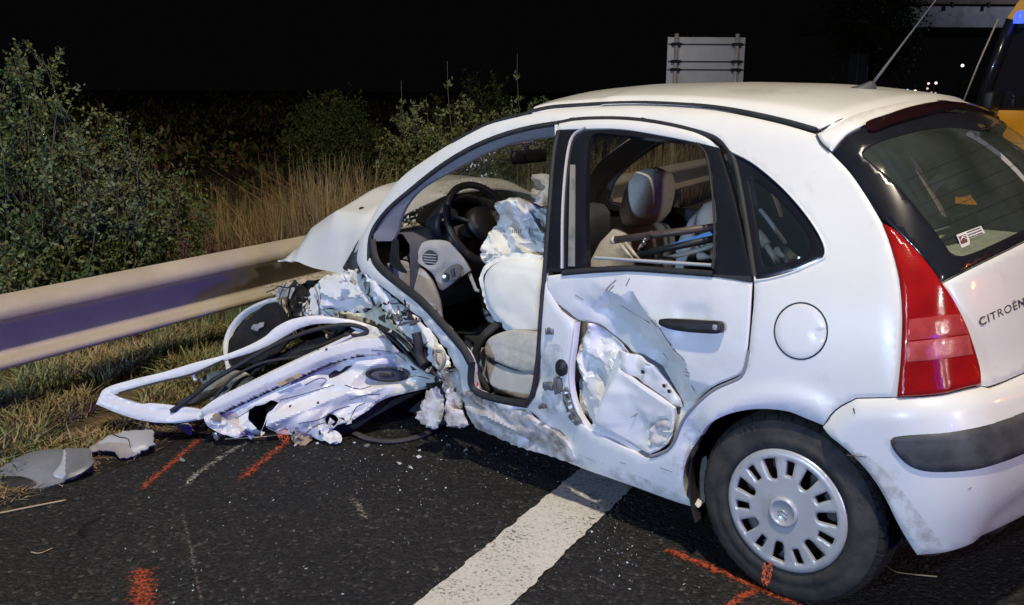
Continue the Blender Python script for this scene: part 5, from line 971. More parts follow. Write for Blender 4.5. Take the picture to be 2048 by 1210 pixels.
CRK = mat('tear_line', (.03, .028, .03), .9)
def dzs(A): r = DS0(A); return r[0]+r[1]*(door_d(A)+.002)[:, None], r[1]
for ln_ in ([(560, 800), (600, 790), (640, 778), (668, 770)], [(530, 850), (545, 856), (556, 862)], [(600, 846), (640, 838), (672, 820), (700, 812)], [(690, 770), (720, 778), (742, 772)], [(745, 700), (790, 706), (812, 722)], [(700, 800), (730, 790), (760, 788)], [(470, 838), (490, 826), (512, 812)], [(610, 770), (640, 756), (652, 760), (640, 772)], [(800, 760), (830, 752), (860, 758)], [(700, 838), (712, 815), (730, 806)], [(610, 868), (630, 852), (660, 842)]):
    strip('tear_line', ln_, .0014, CRK, FD, surf=dzs, off=0., h=.001, step=6)
panel('recess_shade', [(655, 750, 1), (668, 740), (676, 743), (690, 733, 1), (704, 731), (690, 741), (672, 752), (658, 756)], UNDER, FD, surf=dzs, off=.004, thick=.004, step=6, ring=0)  # dark patch laid on the dent to paint its shade

# splinters of sheet metal, brackets and plastic torn loose in the crushed corner
def splinter(px, surf_, r, m_, s, parent, off_):
    g = np.random.default_rng(s); k = g.integers(4, 7); a = np.sort(g.uniform(0, 2*math.pi, k)); el_ = g.uniform(.3, 1.); th_ = g.uniform(0, 3.14)
    o_ = [(px[0]+r*g.uniform(.5, 1.2)*(math.cos(t)*math.cos(th_)-el_*math.sin(t)*math.sin(th_)), px[1]+r*g.uniform(.5, 1.2)*(math.cos(t)*math.sin(th_)+el_*math.sin(t)*math.cos(th_)), 1) for t in a]
    return panel('splinter', o_, m_, parent, surf=surf_, off=off_, thick=.003, step=5, ring=0, edge=.002, lin=True, disp=facets(o_, r*.8, .012, s+1), smooth=False)
gs = random.Random(77)
ZONE = [((600, 600), 34, 38), ((640, 640), 30, 22), ((760, 640), 30, 25), ((800, 625), 24, 24), ((840, 690), 26, 30), ((875, 760), 22, 34), ((700, 560), 50, 14), ((575, 650), 24, 24)]
for i in range(46):
    (cx_, cy_), sx_, sy_ = ZONE[i % len(ZONE)]; p = (gs.gauss(cx_, sx_*.6), gs.gauss(cy_, sy_*.6))
    splinter(p, fsurf(p, .79, (gs.uniform(-.9, .3), 1, gs.uniform(-.5, .8))), gs.uniform(6, 15), gs.choice([DENTED, DENTED, STEEL, UNDER, BLACKP, PRIMER, MUDDY]), 600+i*3, car, .0)
for i in range(22):
    p = (gs.uniform(430, 700), 0); p = (p[0], itp(p[0], [(430, 860), (530, 852), (600, 866), (700, 838)])+gs.gauss(0, 7)); splinter(p, DS0, gs.uniform(5, 13), gs.choice([DENTED, DENTED, DENTED, STEEL, UNDER]), 800+i*3, FD, gs.uniform(.02, .06))
for i in range(9):
    x_ = gs.uniform(560, 640); ptube('loose_wire', [(x_, gs.uniform(565, 600)), (x_+gs.uniform(-14, 14), gs.uniform(600, 630)), (x_+gs.uniform(-24, 24), gs.uniform(630, 670))], .80, gs.uniform(.0018, .004), gs.choice([RUBBER, BLACKP, STEEL]), n=6)
# ------------------------------------------------------------------ vegetation
def fastmesh(name, V, n, m_, parent=None, mi=None, smooth=False):       # many n-gons that share no vertices
    V = np.asarray(V, np.float32).reshape(-1, 3); c = len(V); f = c//n
    me = bpy.data.meshes.new(name); me.vertices.add(c); me.vertices.foreach_set('co', V.ravel()); me.loops.add(c); me.loops.foreach_set('vertex_index', np.arange(c, dtype=np.int32))
    me.polygons.add(f); me.polygons.foreach_set('loop_start', np.arange(0, c, n, dtype=np.int32)); me.polygons.foreach_set('loop_total', np.full(f, n, np.int32))
    for q in (m_ if isinstance(m_, (list, tuple)) else [m_]): me.materials.append(q)
    if mi is not None: me.polygons.foreach_set('material_index', np.asarray(mi, np.int32))
    me.update(calc_edges=True); me.validate(); o = bpy.data.objects.new(name, me); COL.objects.link(o)
    if parent is not None: o.parent = parent
    return o
def leafmat(name, c1, c2, rough=.6): 
    return mat(name, c1, rough, mix2=c2, vscale=14, spec=.3)
LEAF = [leafmat('olive_leaf', (.10, .125, .030), (.15, .165, .048)), leafmat('dark_green_leaf', (.050, .088, .028), (.078, .118, .038)), leafmat('grey_green_leaf', (.13, .155, .075), (.17, .19, .09)), leafmat('yellow_leaf', (.12, .10, .035), (.13, .09, .03))]
BARK = mat('grey_brown_twig', (.11, .09, .065), .85, var=.25, vscale=20)
DRY = [mat('golden_dry_blade', (.34, .24, .11), .8, var=.2, vscale=3), mat('pale_dry_blade', (.44, .34, .18), .8, var=.15, vscale=3), mat('brown_dry_blade', (.18, .11, .055), .85, var=.2, vscale=3)]
GRN = [mat('green_blade', (.15, .20, .07), .6, var=.25, vscale=4), mat('pale_green_blade', (.29, .31, .15), .6, var=.2, vscale=4)]
def leaves(C, D, ln, w, g, nrm=None):
    n = len(C); D = unit(D); r = g.normal(size=(n, 3)); S = unit(np.cross(D, r)); U = np.cross(S, D); ln = np.broadcast_to(ln, (n,))[:, None]; w = np.broadcast_to(w, (n,))[:, None]
    return np.stack([C, C+D*ln*.5+S*w*.5+U*w*.15, C+D*ln, C+D*ln*.5-S*w*.5+U*w*.15], 1)
def shrub(name, base, h, rx, n_st, n_tw, n_lf, lf, label, seed, mix=(.45, .3, .2, .05), spread=.55, group=None, top=1., twigl=.22, rz=None):
    g = np.random.default_rng(seed); base = np.array(base, float); root = empty(name, tuple(base)); setp(root, label, 'shrub', group)
    st = MB(); LC, LD = [], []
    for i in range(n_st):
        a = g.uniform(0, 2*math.pi); rr_ = g.random()**.6; hh = h*(1-.45*rr_**2)*g.uniform(.7, 1.03)*top; tip = np.array([math.cos(a)*rr_*rx, math.sin(a)*rr_*(rz or rx)*.9, hh]); b0 = np.array([math.cos(a)*rr_*rx*.35*g.random(), math.sin(a)*rr_*rx*.35*g.random(), -.05])
        pts_ = [b0+(tip-b0)*t+np.array([0, 0, .0])+g.normal(size=3)*.025*h*(0 if t == 0 else 1)+np.array([math.cos(a), math.sin(a), 0])*rx*.18*math.sin(math.pi*t) for t in np.linspace(0, 1, 6)]
        P = spl3(pts_, 3); st.tube(P, np.linspace(.007, .0014, len(P))*h/1.6, 4, caps=False)
        for k in range(n_tw):
            t = g.uniform(.18, 1.)**.8; q = P[min(int(t*(len(P)-1)), len(P)-2)]; d = unit(np.array([g.normal(), g.normal(), abs(g.normal())*.9+.45])); L_ = twigl*g.uniform(.5, 1.3)*(1.15-.5*t)
            e = q+d*L_; 
            if k % 3 == 0: st.tube([q, e], [.0022, .001], 3, caps=False)
            m_ = g.integers(max(3, n_lf//2), n_lf+1); s = np.linspace(.1, 1.05, m_)[:, None]; LC.append(q+(e-q)*s+g.normal(size=(m_, 3))*.006); LD.append(d*.55+unit(g.normal(size=(m_, 3)))*.9)
    LC = np.concatenate(LC); LD = np.concatenate(LD); sz = lf*g.uniform(.6, 1.35, len(LC)); V = leaves(LC, LD, sz, sz*.55, g)
    mi = g.choice(4, len(LC), p=mix); cl = noise(LC*2.2, seed); mi = np.where(cl > .2, np.where(g.random(len(LC)) < .7, 1, mi), np.where((cl < -.3) & (g.random(len(LC)) < .5), 2, mi))
    st.build('stems', BARK, root); fastmesh('foliage', V.reshape(-1, 3), 4, LEAF, root, mi); return root
def gp(px, s_off=None, z=-.1, y=None): return None
def onroad(u, s): p = road(u, s, 0.); return np.array([p[0], p[1], float(vz(np.array([u]), np.array([s]))[0])])
def shrub_at(px, dist, **k):                  # foot of a plant seen at this column, this far away
    p = wd([(px, 400)], dist)[0]; u, s = roadus(p); p[2] = float(vz(u, s)[0])-.02; return p
shrub('olive_shrub', shrub_at(95, 5.5), 1.80, .66, 90, 24, 22, .027, 'tall dense olive-green shrub behind the rail at the left edge', 201)
shrub('leafy_shrub', shrub_at(270, 5.9), 1.38, .44, 50, 20, 20, .028, 'lower dark leafy shrub just right of the tall olive one', 202, mix=(.35, .5, .12, .03))
shrub('bramble_bush', shrub_at(20, 5.0), .95, .45, 30, 14, 16, .028, 'low grey-green bush close behind the rail at the left frame edge', 203, mix=(.3, .3, .35, .05))
shrub('round_bush', shrub_at(672, 15.5), 1.72, .85, 90, 22, 14, .05, 'dark rounded bush far back in the field above the dry grass', 204, mix=(.3, .6, .1, 0), twigl=.3)
shrub('far_bush', shrub_at(950, 19.), 2.2, 1.1, 40, 14, 10, .07, 'faint dark bush furthest back, behind the sprigged shrubs', 205, mix=(.3, .6, .1, 0), twigl=.35)
for i, (px_, ds, h, r, lb) in enumerate(((835, 8.6, 1.48, .38, 'sprigged grey-green shrub rising above the bonnet'), (930, 9.2, 1.50, .45, 'bushy grey-green shrub, second of the row above the windscreen pillar'), (1015, 9.8, 1.52, .45, 'grey-green shrub with a tall bare sprig, third of the row'), (1085, 10.8, 1.50, .5, 'shrub at the right end of the row, half hidden by the car roof'))):
    shrub('sprigged_shrub', shrub_at(px_, ds), h, r, 44, 18, 16, .036, lb, 210+i, mix=(.5, .2, .28, .02), group='row of shrubs beyond the bonnet', twigl=.2)
for i, (px_, ds, h) in enumerate(((905, 8.8, 1.78), (1040, 9.6, 1.88), (815, 8.4, 1.62))):
    p = shrub_at(px_, ds); g = np.random.default_rng(230+i); r_ = empty('tall_sprig', tuple(p)); setp(r_, ('thin dry sprig poking up between the first two shrubs', 'tallest dry sprig, above the third shrub near the roof', 'short dry sprig at the left end of the shrub row')[i], 'plant')
    mb = MB(); P = np.array([[.04*math.sin(t*5), .03*t, h*t] for t in np.linspace(0, 1, 9)]); mb.tube(P, np.linspace(.008, .002, 9), 4); C_, D_ = [], []
    for k in range(60): t = g.uniform(.5, 1); C_.append(P[min(8, int(t*8))]+g.normal(size=3)*.02); D_.append(unit(np.array([g.normal(), g.normal(), 1.2])))
    mb.build('stem', BARK, r_); fastmesh('leaves', leaves(np.array(C_), np.array(D_), .05, .02, g).reshape(-1, 3), 4, LEAF, r_, g.choice([0, 2], 60))
REDW = mat('rust_red_seed_head', (.10, .040, .028), .9, var=.3, vscale=30)
for i, (px_, ds, h, lb) in enumerate(((350, 5.2, .72, 'rust-brown dock weed nearest the leafy shrub'), (432, 5.4, .66, 'rust-brown dock weed standing alone right of the other'), (243, 4.9, .45, 'small rust-brown weed low in front of the shrubs'))):
    p = shrub_at(px_, ds); g = np.random.default_rng(240+i); r_ = empty('dock_weed', tuple(p)); setp(r_, lb, 'weed', 'dried dock weeds behind the rail'); mb = MB(); C_ = []
    for k in range(5):
        a = g.uniform(0, 6.28); tp = np.array([.07*math.cos(a), .07*math.sin(a), h*g.uniform(.8, 1.05)]); P = np.array([tp*t*np.array([t, t, 1]) for t in np.linspace(0, 1, 7)]); mb.tube(P, .0035, 4); 
        for t in g.uniform(.35, 1, 120): C_.append(tp*t*np.array([t, t, 1])+g.normal(size=3)*.014)
    mb.build('stems', REDW, r_); C_ = np.array(C_); sh_ = fastmesh('seed_heads', leaves(C_, g.normal(size=C_.shape)+[0, 0, .6], .018, .012, g).reshape(-1, 3), 4, REDW, r_); sh_['kind'] = 'stuff'
# grass: blades are three-point strips
def blades(name, P, H, lean, W, mats_, mi, label, cat, g, curve=.35):
    n = len(P); a = g.uniform(0, 2*math.pi, n); d = np.stack([np.cos(a), np.sin(a), 0*a], -1); s = np.stack([-np.sin(a+g.normal(size=n)*.6), np.cos(a), 0*a], -1); H = np.broadcast_to(H, (n,)); L_ = np.broadcast_to(lean, (n,))*H
    up = np.array([0, 0, 1.]); w = np.broadcast_to(W, (n,))[:, None]
    b0 = P; m1 = P+up*(H*.55)[:, None]+d*(L_*.30)[:, None]; tp = P+up*(H*(1-curve*np.clip(np.broadcast_to(lean, (n,)), 0, 1.5)*.5))[:, None]+d*L_[:, None]
    q1 = np.stack([b0-s*w, b0+s*w, m1+s*w*.8, m1-s*w*.8], 1); q2 = np.stack([m1-s*w*.8, m1+s*w*.8, tp+s*w*.15, tp-s*w*.15], 1)
    o = fastmesh(name, np.stack([q1, q2], 1).reshape(-1, 3), 4, mats_, None, np.repeat(mi, 2)); setp(o, label, cat, kind='stuff'); return o
g = np.random.default_rng(300)
def scatter(n, u0, u1, s0, s1, clump=0., seed=0, thr=-.2):
    u = g.uniform(u0, u1, n*3); s = g.uniform(s0, s1, n*3); k = noise(np.stack([u*clump, s*clump], -1), seed) > thr if clump else np.ones(n*3, bool); u, s = u[k][:n], s[k][:n]
    P = road(u, s, 0.); P[:, 2] = vz(u, s)-.004; return P, u, s
P, u, s = scatter(42000, -.6, 3.4, .05, .95, 4.5, 7, -.45); H = (.045+.11*g.random(len(P))**1.5)*np.clip((s-.02)*5, .35, 1)*(1+.6*np.clip(noise(np.stack([u*3, s*3], -1), 9), 0, 1))
mi = np.where(noise(np.stack([u*2.2, s*2.2], -1), 12)+g.normal(size=len(P))*.5 > -.12, g.choice([0, 1], len(P)), g.choice([2, 3, 4], len(P), p=[.5, .35, .15]))
blades('verge_grass', P, H, g.uniform(.2, 1.3, len(P)), .0026+.002*g.random(len(P)), GRN+DRY, mi, 'green and straw-coloured grass on the verge in front of the rail', 'grass', g)
P, u, s = scatter(17000, -.8, 3.0, -.16, .26); P[:, 2] = np.maximum(P[:, 2], 0)+.004+g.random(len(P))*.018*np.clip(s*6+.4, .2, 1)
keep_ = g.random(len(P)) < np.clip((s+.13)*5, .05, 1); P = P[keep_]
blades('straw_litter', P, .012*g.random(len(P)), g.uniform(2, 9, len(P)), .0016, DRY, g.choice(3, len(P), p=[.5, .35, .15]), 'dry straw litter along the edge of the asphalt', 'straw', g, 0)
P, u, s = scatter(7000, -1., 9., .7, 1.9, 2.0, 15, -.1); blades('weeds', P, .10+.25*g.random(len(P))**2, g.uniform(.2, .9, len(P)), .003, GRN+DRY[2:], g.choice(3, len(P), p=[.45, .2, .35]), 'rough low weeds behind the guard rail', 'weeds', g)
def clump(name, cx, dist, n, rx, h, label, lean=.35):
    h = h*np.ones(1)
    c = np.concatenate([np.repeat(shrub_at(a, b)[None], n//len(cx), 0) for a, b in zip(cx, dist)]); P = c+g.normal(size=c.shape)*[rx, rx, 0]; u, s = roadus(P); P[:, 2] = vz(u, np.maximum(s, .6))-.01
    k = s > .62; P = P[k]; blades(name, P, h*g.uniform(.4, 1.08, len(P))*(.85+.25*noise(P[:, :2]*1.7, 33)), np.abs(g.normal(size=len(P)))*lean*(1+.8*noise(P[:, :2]*2.3, 34)), .0028, DRY, g.choice(3, len(P), p=[.5, .3, .2]), label, 'dry grass', g)
clump('dry_grass', (545, 580, 615, 650, 690, 725), (6.6, 6.7, 6.8, 6.7, 7.0, 7.2), 2400, .13, 1.12, 'tall golden dry grass behind the bonnet', .55)
clump('brown_field_grass', (400, 440, 480, 520, 570, 700, 780, 860), (9.5, 10, 10.5, 10, 11, 11, 10, 8), 1700, .6, .7, 'dim brown dry grass further back in the field')
clump('dry_reeds', (1150, 1200, 1260, 1310, 1370, 1430, 1480), (9., 9.6, 10.5, 11.5, 12.2, 13., 13.8), 3600, .35, 1.15, 'golden dry reeds seen through the car windows beyond the rail', .5)
P = np.concatenate([np.repeat(shrub_at(a, b)[None], 260, 0) for a, b in ((520, 5.5), (560, 5.7), (600, 5.9))]); P = P+g.normal(size=P.shape)*[.10, .12, 0]; u, s = roadus(P); P[:, 2] = vz(u, s); P = P[s > .62]
blades('green_tuft', P, .25+.25*g.random(len(P)), np.abs(g.normal(size=len(P)))*.35, .003, GRN, g.choice(2, len(P), p=[.7, .3]), 'green grass tuft behind the rail beside the bonnet tip', 'grass', g)
# ------------------------------------------------------------------ sprayed and chalked marks on the asphalt
def spraymat(name, col, dens=.5, sc=150, amax=.85):
    m, nt, b, N, L = nodes_mat(name); tc = N('ShaderNodeTexCoord'); n1 = N('ShaderNodeTexNoise'); n1.inputs['Scale'].default_value = sc; n1.inputs['Detail'].default_value = 4; L(tc.outputs['Object'], n1.inputs['Vector'])
    at_ = N('ShaderNodeAttribute'); at_.attribute_name = 'cover'; ad = N('ShaderNodeMath'); ad.operation = 'MULTIPLY_ADD'; ad.inputs[1].default_value = .38; L(n1.outputs['Fac'], ad.inputs[2]); L(at_.outputs['Fac'], ad.inputs[0])
    L(ramp(N, L, ad.outputs[0], [(.80-dens*.2, (0, 0, 0)), (1.02-dens*.2, (amax, amax, amax))]), b.inputs['Alpha']); b.inputs['Base Color'].default_value = (*col, 1); b.inputs['Roughness'].default_value = .85; return m
ORANGE = spraymat('orange_spray_on_road', (.50, .080, .020), .30, 110, .8); CHALK = spraymat('worn_white_scuff', (.36, .35, .30), .22, 90, .8)
def mark(name, pts, w, m_, label, cat, z=.0045, soft=1.):
    C_ = spl3(np.array([wz([p], 0.)[0] for p in pts]), 8); C_[:, 2] = z; T_ = unit(np.gradient(C_, axis=0)); B_ = np.cross(T_, (0, 0, 1.)); ws_ = np.linspace(-1, 1, 9); W_ = np.interp(np.linspace(0, 1, len(C_)), np.linspace(0, 1, len(np.atleast_1d(w))), np.atleast_1d(w))
    G = np.stack([C_+B_*(W_*q)[:, None] for q in ws_], 1); mb = MB(); mb.grid(G[::-1]); o = mb.build(name, m_); n = len(C_)
    e = np.minimum(np.linspace(0, 1, n), np.linspace(1, 0, n))*n/3.; cov = np.clip(e, 0, 1)[::-1, None]*(1-np.abs(ws_)**1.3)[None]
    at_ = o.data.attributes.new('cover', 'FLOAT', 'POINT'); at_.data.foreach_set('value', cov.ravel().astype(np.float32)); setp(o, label, cat); return o
mark('spray_stroke', [(268, 992), (335, 935), (412, 868)], .036, ORANGE, 'orange sprayed stroke on the asphalt left of the torn door', 'paint mark')
mark('spray_stroke', [(470, 968), (530, 920), (590, 872)], .040, ORANGE, 'orange sprayed stroke running from under the torn door', 'paint mark')
mark('spray_blotch', [(286, 1235), (286, 1185), (285, 1130)], [.085, .075, .06], ORANGE, 'broad orange sprayed blotch at the bottom left', 'paint mark')
mark('spray_stroke', [(1318, 1095), (1400, 1128), (1500, 1170), (1620, 1222)], .042, ORANGE, 'long orange sprayed line passing under the rear wheel', 'paint mark')
mark('spray_stroke', [(1440, 1225), (1495, 1190), (1556, 1158)], .034, ORANGE, 'short orange sprayed line crossing the long one by the tyre', 'paint mark')
mark('chalk_scuff', [(368, 978), (395, 950), (440, 918), (500, 880)], .034, CHALK, 'worn whitish stroke between the two orange strokes', 'paint mark')
mark('scratch_trail', [(362, 1020), (378, 1080), (392, 1150), (405, 1215)], .014, spraymat('faint_scratch', (.20, .19, .17), .05, 80, .6), 'faint pale scratch trail running down to the frame edge', 'scratch')
mark('pale_smear', [(700, 990), (720, 1020), (735, 1045)], .03, spraymat('faint_smear', (.30, .28, .22), .15, 110), 'faint pale smear left of the white line', 'scratch')
mark('oil_spot', [(150, 1060), (165, 1075), (172, 1050), (215, 1030)], .018, spraymat('black_oil', (.004, .004, .004), .8, 60), 'small black oily streak on the asphalt at the left', 'stain')
# ------------------------------------------------------------------ debris
def wflat(p0, n):
    p0 = np.asarray(p0, float); n = unit(np.asarray(n, float))
    def f(px): d = rays(px); P = EYE+d*(((p0-EYE) @ n)/(d @ n))[:, None]; return P, np.repeat(n[None], len(P), 0)
    return f
WS1 = wflat(wz([(90, 950)], .03)[0], (.10, -.55, .9)); fr_ = empty('bumper_fragment'); setp(fr_, 'broken grey plastic bumper piece lying at the edge of the asphalt', 'debris')
FRG = mat('shaded_bumper_plastic', (.19, .195, .195), .4, mix2=(.12, .125, .13), vscale=5, bump=.05); FRW = mat('lit_bumper_plastic', (.36, .37, .37), .4, var=.08)  # one plastic in two tones: shaded and lit faces painted in
panel('left_shell', [(-70, 985), (-20, 950), (26, 922), (64, 904), (106, 897), (140, 898), (181, 899, 1), (184, 917), (190, 927), (168, 949), (139, 962), (81, 978), (32, 988), (0, 992), (-60, 1000)], FRG, fr_, sharp=25, surf=WS1, thick=.008, step=6, edge=.004, disp=lambda A: .017*np.clip(1-((A[:, 0]-80)/130)**2-((A[:, 1]-940)/46)**2, 0, 1)+.012*np.clip((A[:, 0]-128)/6, 0, 1))
panel('lit_face', [(128, 899, 1), (182, 899, 1), (185, 917), (190, 926), (168, 948), (139, 961), (108, 955), (124, 930)], FRW, fr_, surf=WS1, thick=.004, step=7, edge=.01, off=.010, disp=lambda A: .017*np.clip(1-((A[:, 0]-80)/130)**2-((A[:, 1]-940)/46)**2, 0, 1))
panel('lamp_recess', [(-6, 958), (20, 957), (52, 960), (74, 971), (50, 981), (16, 984), (0, 972)], BLACKP, fr_, surf=WS1, off=.012, thick=.004, step=8, ring=0, disp=lambda A: .017*np.clip(1-((A[:, 0]-80)/130)**2-((A[:, 1]-940)/46)**2, 0, 1)-.004)
WS2 = wflat(wz([(250, 890)], .05)[0], (.10, -.5, .9))
panel('right_shell', rough([(172, 897), (226, 871), (260, 862), (290, 857), (304, 859, 1), (309, 888, 1), (290, 900), (267, 911), (240, 915), (228, 905), (206, 901)], 1.3, 26), FRW, fr_, lin=True, surf=WS2, thick=.008, step=7, edge=.005, disp=lambda A: .018*np.clip(1-((A[:, 0]-255)/70)**2-((A[:, 1]-885)/30)**2, 0, 1))
panel('shell_gap_shade', [(190, 902), (240, 903), (262, 912), (210, 920), (192, 925)], UNDER, fr_, surf=wflat(wz([(220, 910)], .012)[0], (0, -.3, 1)), thick=.006, step=9, ring=0)  # dark sheet that paints the shade between the two shells
strip('crack', [(225, 872), (240, 880), (258, 884), (262, 900)], .0016, UNDER, fr_, surf=WS2, off=.020, h=.0008)
def scrap(name, out, m_, z, label, cat, s, amp=.008, n=(0, -.4, 1), group=None, bulge=0.):
    c = np.mean([o_[:2] for o_ in out], 0); o = panel(name, out, m_, None, surf=wflat(wz([tuple(c)], z)[0], n), thick=.003, step=5, ring=0, edge=.003, disp=lambda A: amp*(1-2*np.abs(noise(A/11., s)))+amp, smooth=False); setp(o, label, cat, group); return o
TAN = mat('tan_scrap', (.34, .25, .17), .8, var=.15)
scrap('tan_scrap', [(583, 872), (600, 868), (618, 872), (625, 880), (615, 890), (598, 892), (586, 884)], TAN, .012, 'tan leaf-like scrap under the edge of the torn door', 'debris', 401)
scrap('foil_scrap', [(640, 872), (662, 866), (682, 874), (684, 886), (664, 890), (648, 884)], DENTED, .02, 'crumpled white metal scrap at the foot of the torn door', 'debris', 402, .012)
scrap('pale_scrap', [(355, 852), (376, 846), (386, 856), (382, 872), (372, 866)], mat('beige_scrap', (.36, .33, .26), .8), .03, 'pale beige scrap lying in the straw below the door frame', 'debris', 403, n=(0, -1, .5))
for i, (pts_, w_, lb) in enumerate((([(-10, 1028), (60, 1014), (132, 1000)], .0035, 'long straw stalk on the asphalt at the left edge'), ([(1768, 1128), (1790, 1143), (1830, 1149), (1874, 1153)], .0022, 'bent straw stalk on the asphalt below the bumper'), ([(62, 1104), (80, 1106), (105, 1096)], .0018, 'small curled stalk on the asphalt, left foreground'), ([(450, 878), (520, 874), (570, 868)], .0025, 'thin straw lying along the torn door foot'))):
    C_ = spl3(np.array([wz([p], .006)[0] for p in pts_]), 6); mb = MB(); mb.tube(C_, w_, 6); o = mb.build('straw_stalk', mat('straw_yellow%d' % i, (.42, .33, .18), .7), None); setp(o, lb, 'straw')
C_ = spl3(np.array([wz([p], .012)[0] for p in ((700, 862), (740, 878), (790, 882), (840, 872), (870, 856))]), 8); mb = MB(); mb.tube(C_, .018, 8, flat=.5); setp(mb.build('rubber_strip', mat('grey_rubber', (.05, .05, .048), .8, var=.2)), 'curved grey rubber strip on the asphalt under the door sill', 'debris')
mb = MB(); GLS = mat('glass_shards', (.55, .65, .6), .1, spec=.9, var=.2)
for k in range(620):
    c = rng.random()
    if c < .45: px_ = (rng.normal(880, 170), rng.normal(930, 45))
    elif c < .62: px_ = (rng.normal(1245, 40), rng.normal(1080, 45))
    else: px_ = (rng.uniform(200, 1400), rng.uniform(900, 1210))
    p = wz([px_], 0.)[0]; 
    if roadus(p)[1][0] > -.05: continue
    s_ = .0010+.0022*rng.random()**2.5; q = rng.normal(size=(4, 3))*s_; q[:, 2] = np.abs(q[:, 2])*1.3; mb.add(p+q, [(0, 1, 2), (0, 2, 3), (0, 3, 1), (1, 3, 2)])
setp(mb.build('glass_shards', GLS), 'tiny shards of shattered glass strewn over the asphalt', 'glass', kind='stuff')
mb = MB(); GRV = mat('pale_grit', (.22, .21, .18), .9, var=.3, vscale=40)
for k in range(1500):
    u_ = rng.uniform(-2.5, 3.); s_ = rng.choice([-1.765, -2.04])+rng.normal()*.012 if k < 700 else rng.uniform(-3, -.05); p = road(u_, s_, .001); r_ = .0014+.002*rng.random()**2; q = rng.normal(size=(4, 3))*r_; q[:, 2] = np.abs(q[:, 2]); mb.add(p+q, [(0, 1, 2), (0, 2, 3), (0, 3, 1), (1, 3, 2)])
setp(mb.build('grit', GRV), 'loose pale grit scattered on the road surface', 'grit', kind='stuff')

SHM = [mat('shard_white', (.5, .5, .5), .5), mat('shard_black', (.02, .02, .02), .5), mat('shard_grey', (.2, .2, .2), .5)]
gsh = random.Random(9)
for i in range(22):
    px_ = (gsh.uniform(320, 960), 0); px_ = (px_[0], gsh.uniform(885, 940) if px_[0] > 420 else gsh.uniform(900, 1000)); g = np.random.default_rng(900+i); r_ = gsh.uniform(2.5, 7)
    o_ = [(px_[0]+r_*g.uniform(.6, 1.4)*math.cos(t), px_[1]+.6*r_*g.uniform(.6, 1.4)*math.sin(t), 1) for t in np.sort(g.uniform(0, 6.28, 5))]
    o = panel('plastic_shard', o_, gsh.choice(SHM), None, surf=wflat(wz([px_], .008)[0], (gsh.uniform(-.3, .3), gsh.uniform(-.6, 0), 1)), thick=.003, step=5, ring=0, edge=0, lin=True, smooth=False); setp(o, 'small broken plastic shard lying on the asphalt by the torn door', 'debris', 'plastic shards on the asphalt')

# rough scrub on the bank beyond the verge, fading into the dark
g = np.random.default_rng(950); n_ = 30000; u = g.uniform(2, 45, n_); s = 4+22*g.random(n_)**1.3; C_ = road(u, s, 0.); cl = noise(np.stack([u*.55, s*.55], -1), 41)
C_[:, 2] = -.25+.03*s+np.clip(.35+.9*cl, .05, 1.3)*g.random(n_)**.7
o = fastmesh('far_scrub', leaves(C_, g.normal(size=(n_, 3))+[0, 0, .8], .16*g.uniform(.5, 1.4, n_), .06, g).reshape(-1, 3), 4, [LEAF[0], LEAF[1], DRY[2]], None, g.choice(3, n_, p=[.35, .3, .35])); setp(o, 'dim mass of scrub and dead grass on the dark bank behind', 'scrub', kind='stuff')
# ------------------------------------------------------------------ signs, overpass, recovery truck, van, far lamps
BRK = mat('shaded_bracket', (.07, .065, .06), .6)  # bracket rails coloured dark to paint their shadow lines on the plate
SIGNB = mat('grey_sign_back', (.60, .60, .58), .55, metal=.2, var=.06, vscale=4); SIGNP = mat('galvanised_post', (.70, .66, .60), .5, metal=.3, var=.1)
SD = 15.2; c0 = wd([(1336, 74), (1491, 82), (1330, 232)], SD); sx = unit(c0[1]-c0[0]); sx[2] = 0; sx = unit(sx); W_ = np.linalg.norm((c0[1]-c0[0])[:2]); zt = c0[0][2]; zb = c0[2][2]; snn = np.cross(sx, (0, 0, 1.)); o0 = np.array([c0[0][0], c0[0][1], 0])
SR = np.array([sx, snn, (0, 0, 1.)]).T
sg = empty('road_sign', tuple(o0)); setp(sg, 'large rectangular road sign seen from its grey back above the car roof', 'sign')
mb = MB(); mb.box(SR @ np.array([W_/2, -.01, (zt+zb)/2]), (W_, .004, zt-zb), SR, .001); pl_ = mb.build('sign_plate', SIGNB, sg)
for k, f_ in enumerate((.105, .885)):
    mb = MB(); mb.tube([SR @ np.array([W_*f_, .05, -.4]), SR @ np.array([W_*f_, .05, zt+.05])], .034, 12); mb.build('post', SIGNP, sg)
for z_ in (zt-.11, zt-.375, zt-.50, zt-.74, zt-.86, zt-1.1):
    mb = MB(); mb.box(SR @ np.array([W_/2, -.0, z_]), (W_-.02, .018, .022), SR, .002); mb.build('bracket_rail', BRK, sg)
    for f_ in (.105, .885): mb = MB(); mb.box(SR @ np.array([W_*f_, .045, z_]), (.15, .10, .045), SR, .005); mb.build('clamp', UNDER, sg)
SD2 = 30.; c1 = wd([(1699, 107), (1737, 109), (1696, 200)], SD2); o1 = np.array([c1[0][0], c1[0][1], 0]); sg2 = empty('small_sign', tuple(o1)); setp(sg2, 'small bluish sign on one post behind the roof antenna', 'sign'); w2 = np.linalg.norm((c1[1]-c1[0])[:2])
mb = MB(); mb.box((w2/2, 0, (c1[0][2]+c1[2][2])/2), (w2, .01, c1[0][2]-c1[2][2])); mb.build('sign_plate', mat('blue_grey_plate', (.30, .38, .58), .6), sg2); mb = MB(); mb.tube([(w2*.45, -.05, -.4), (w2*.45, -.05, c1[0][2]+.02)], .03, 10); mb.build('post', SIGNP, sg2)
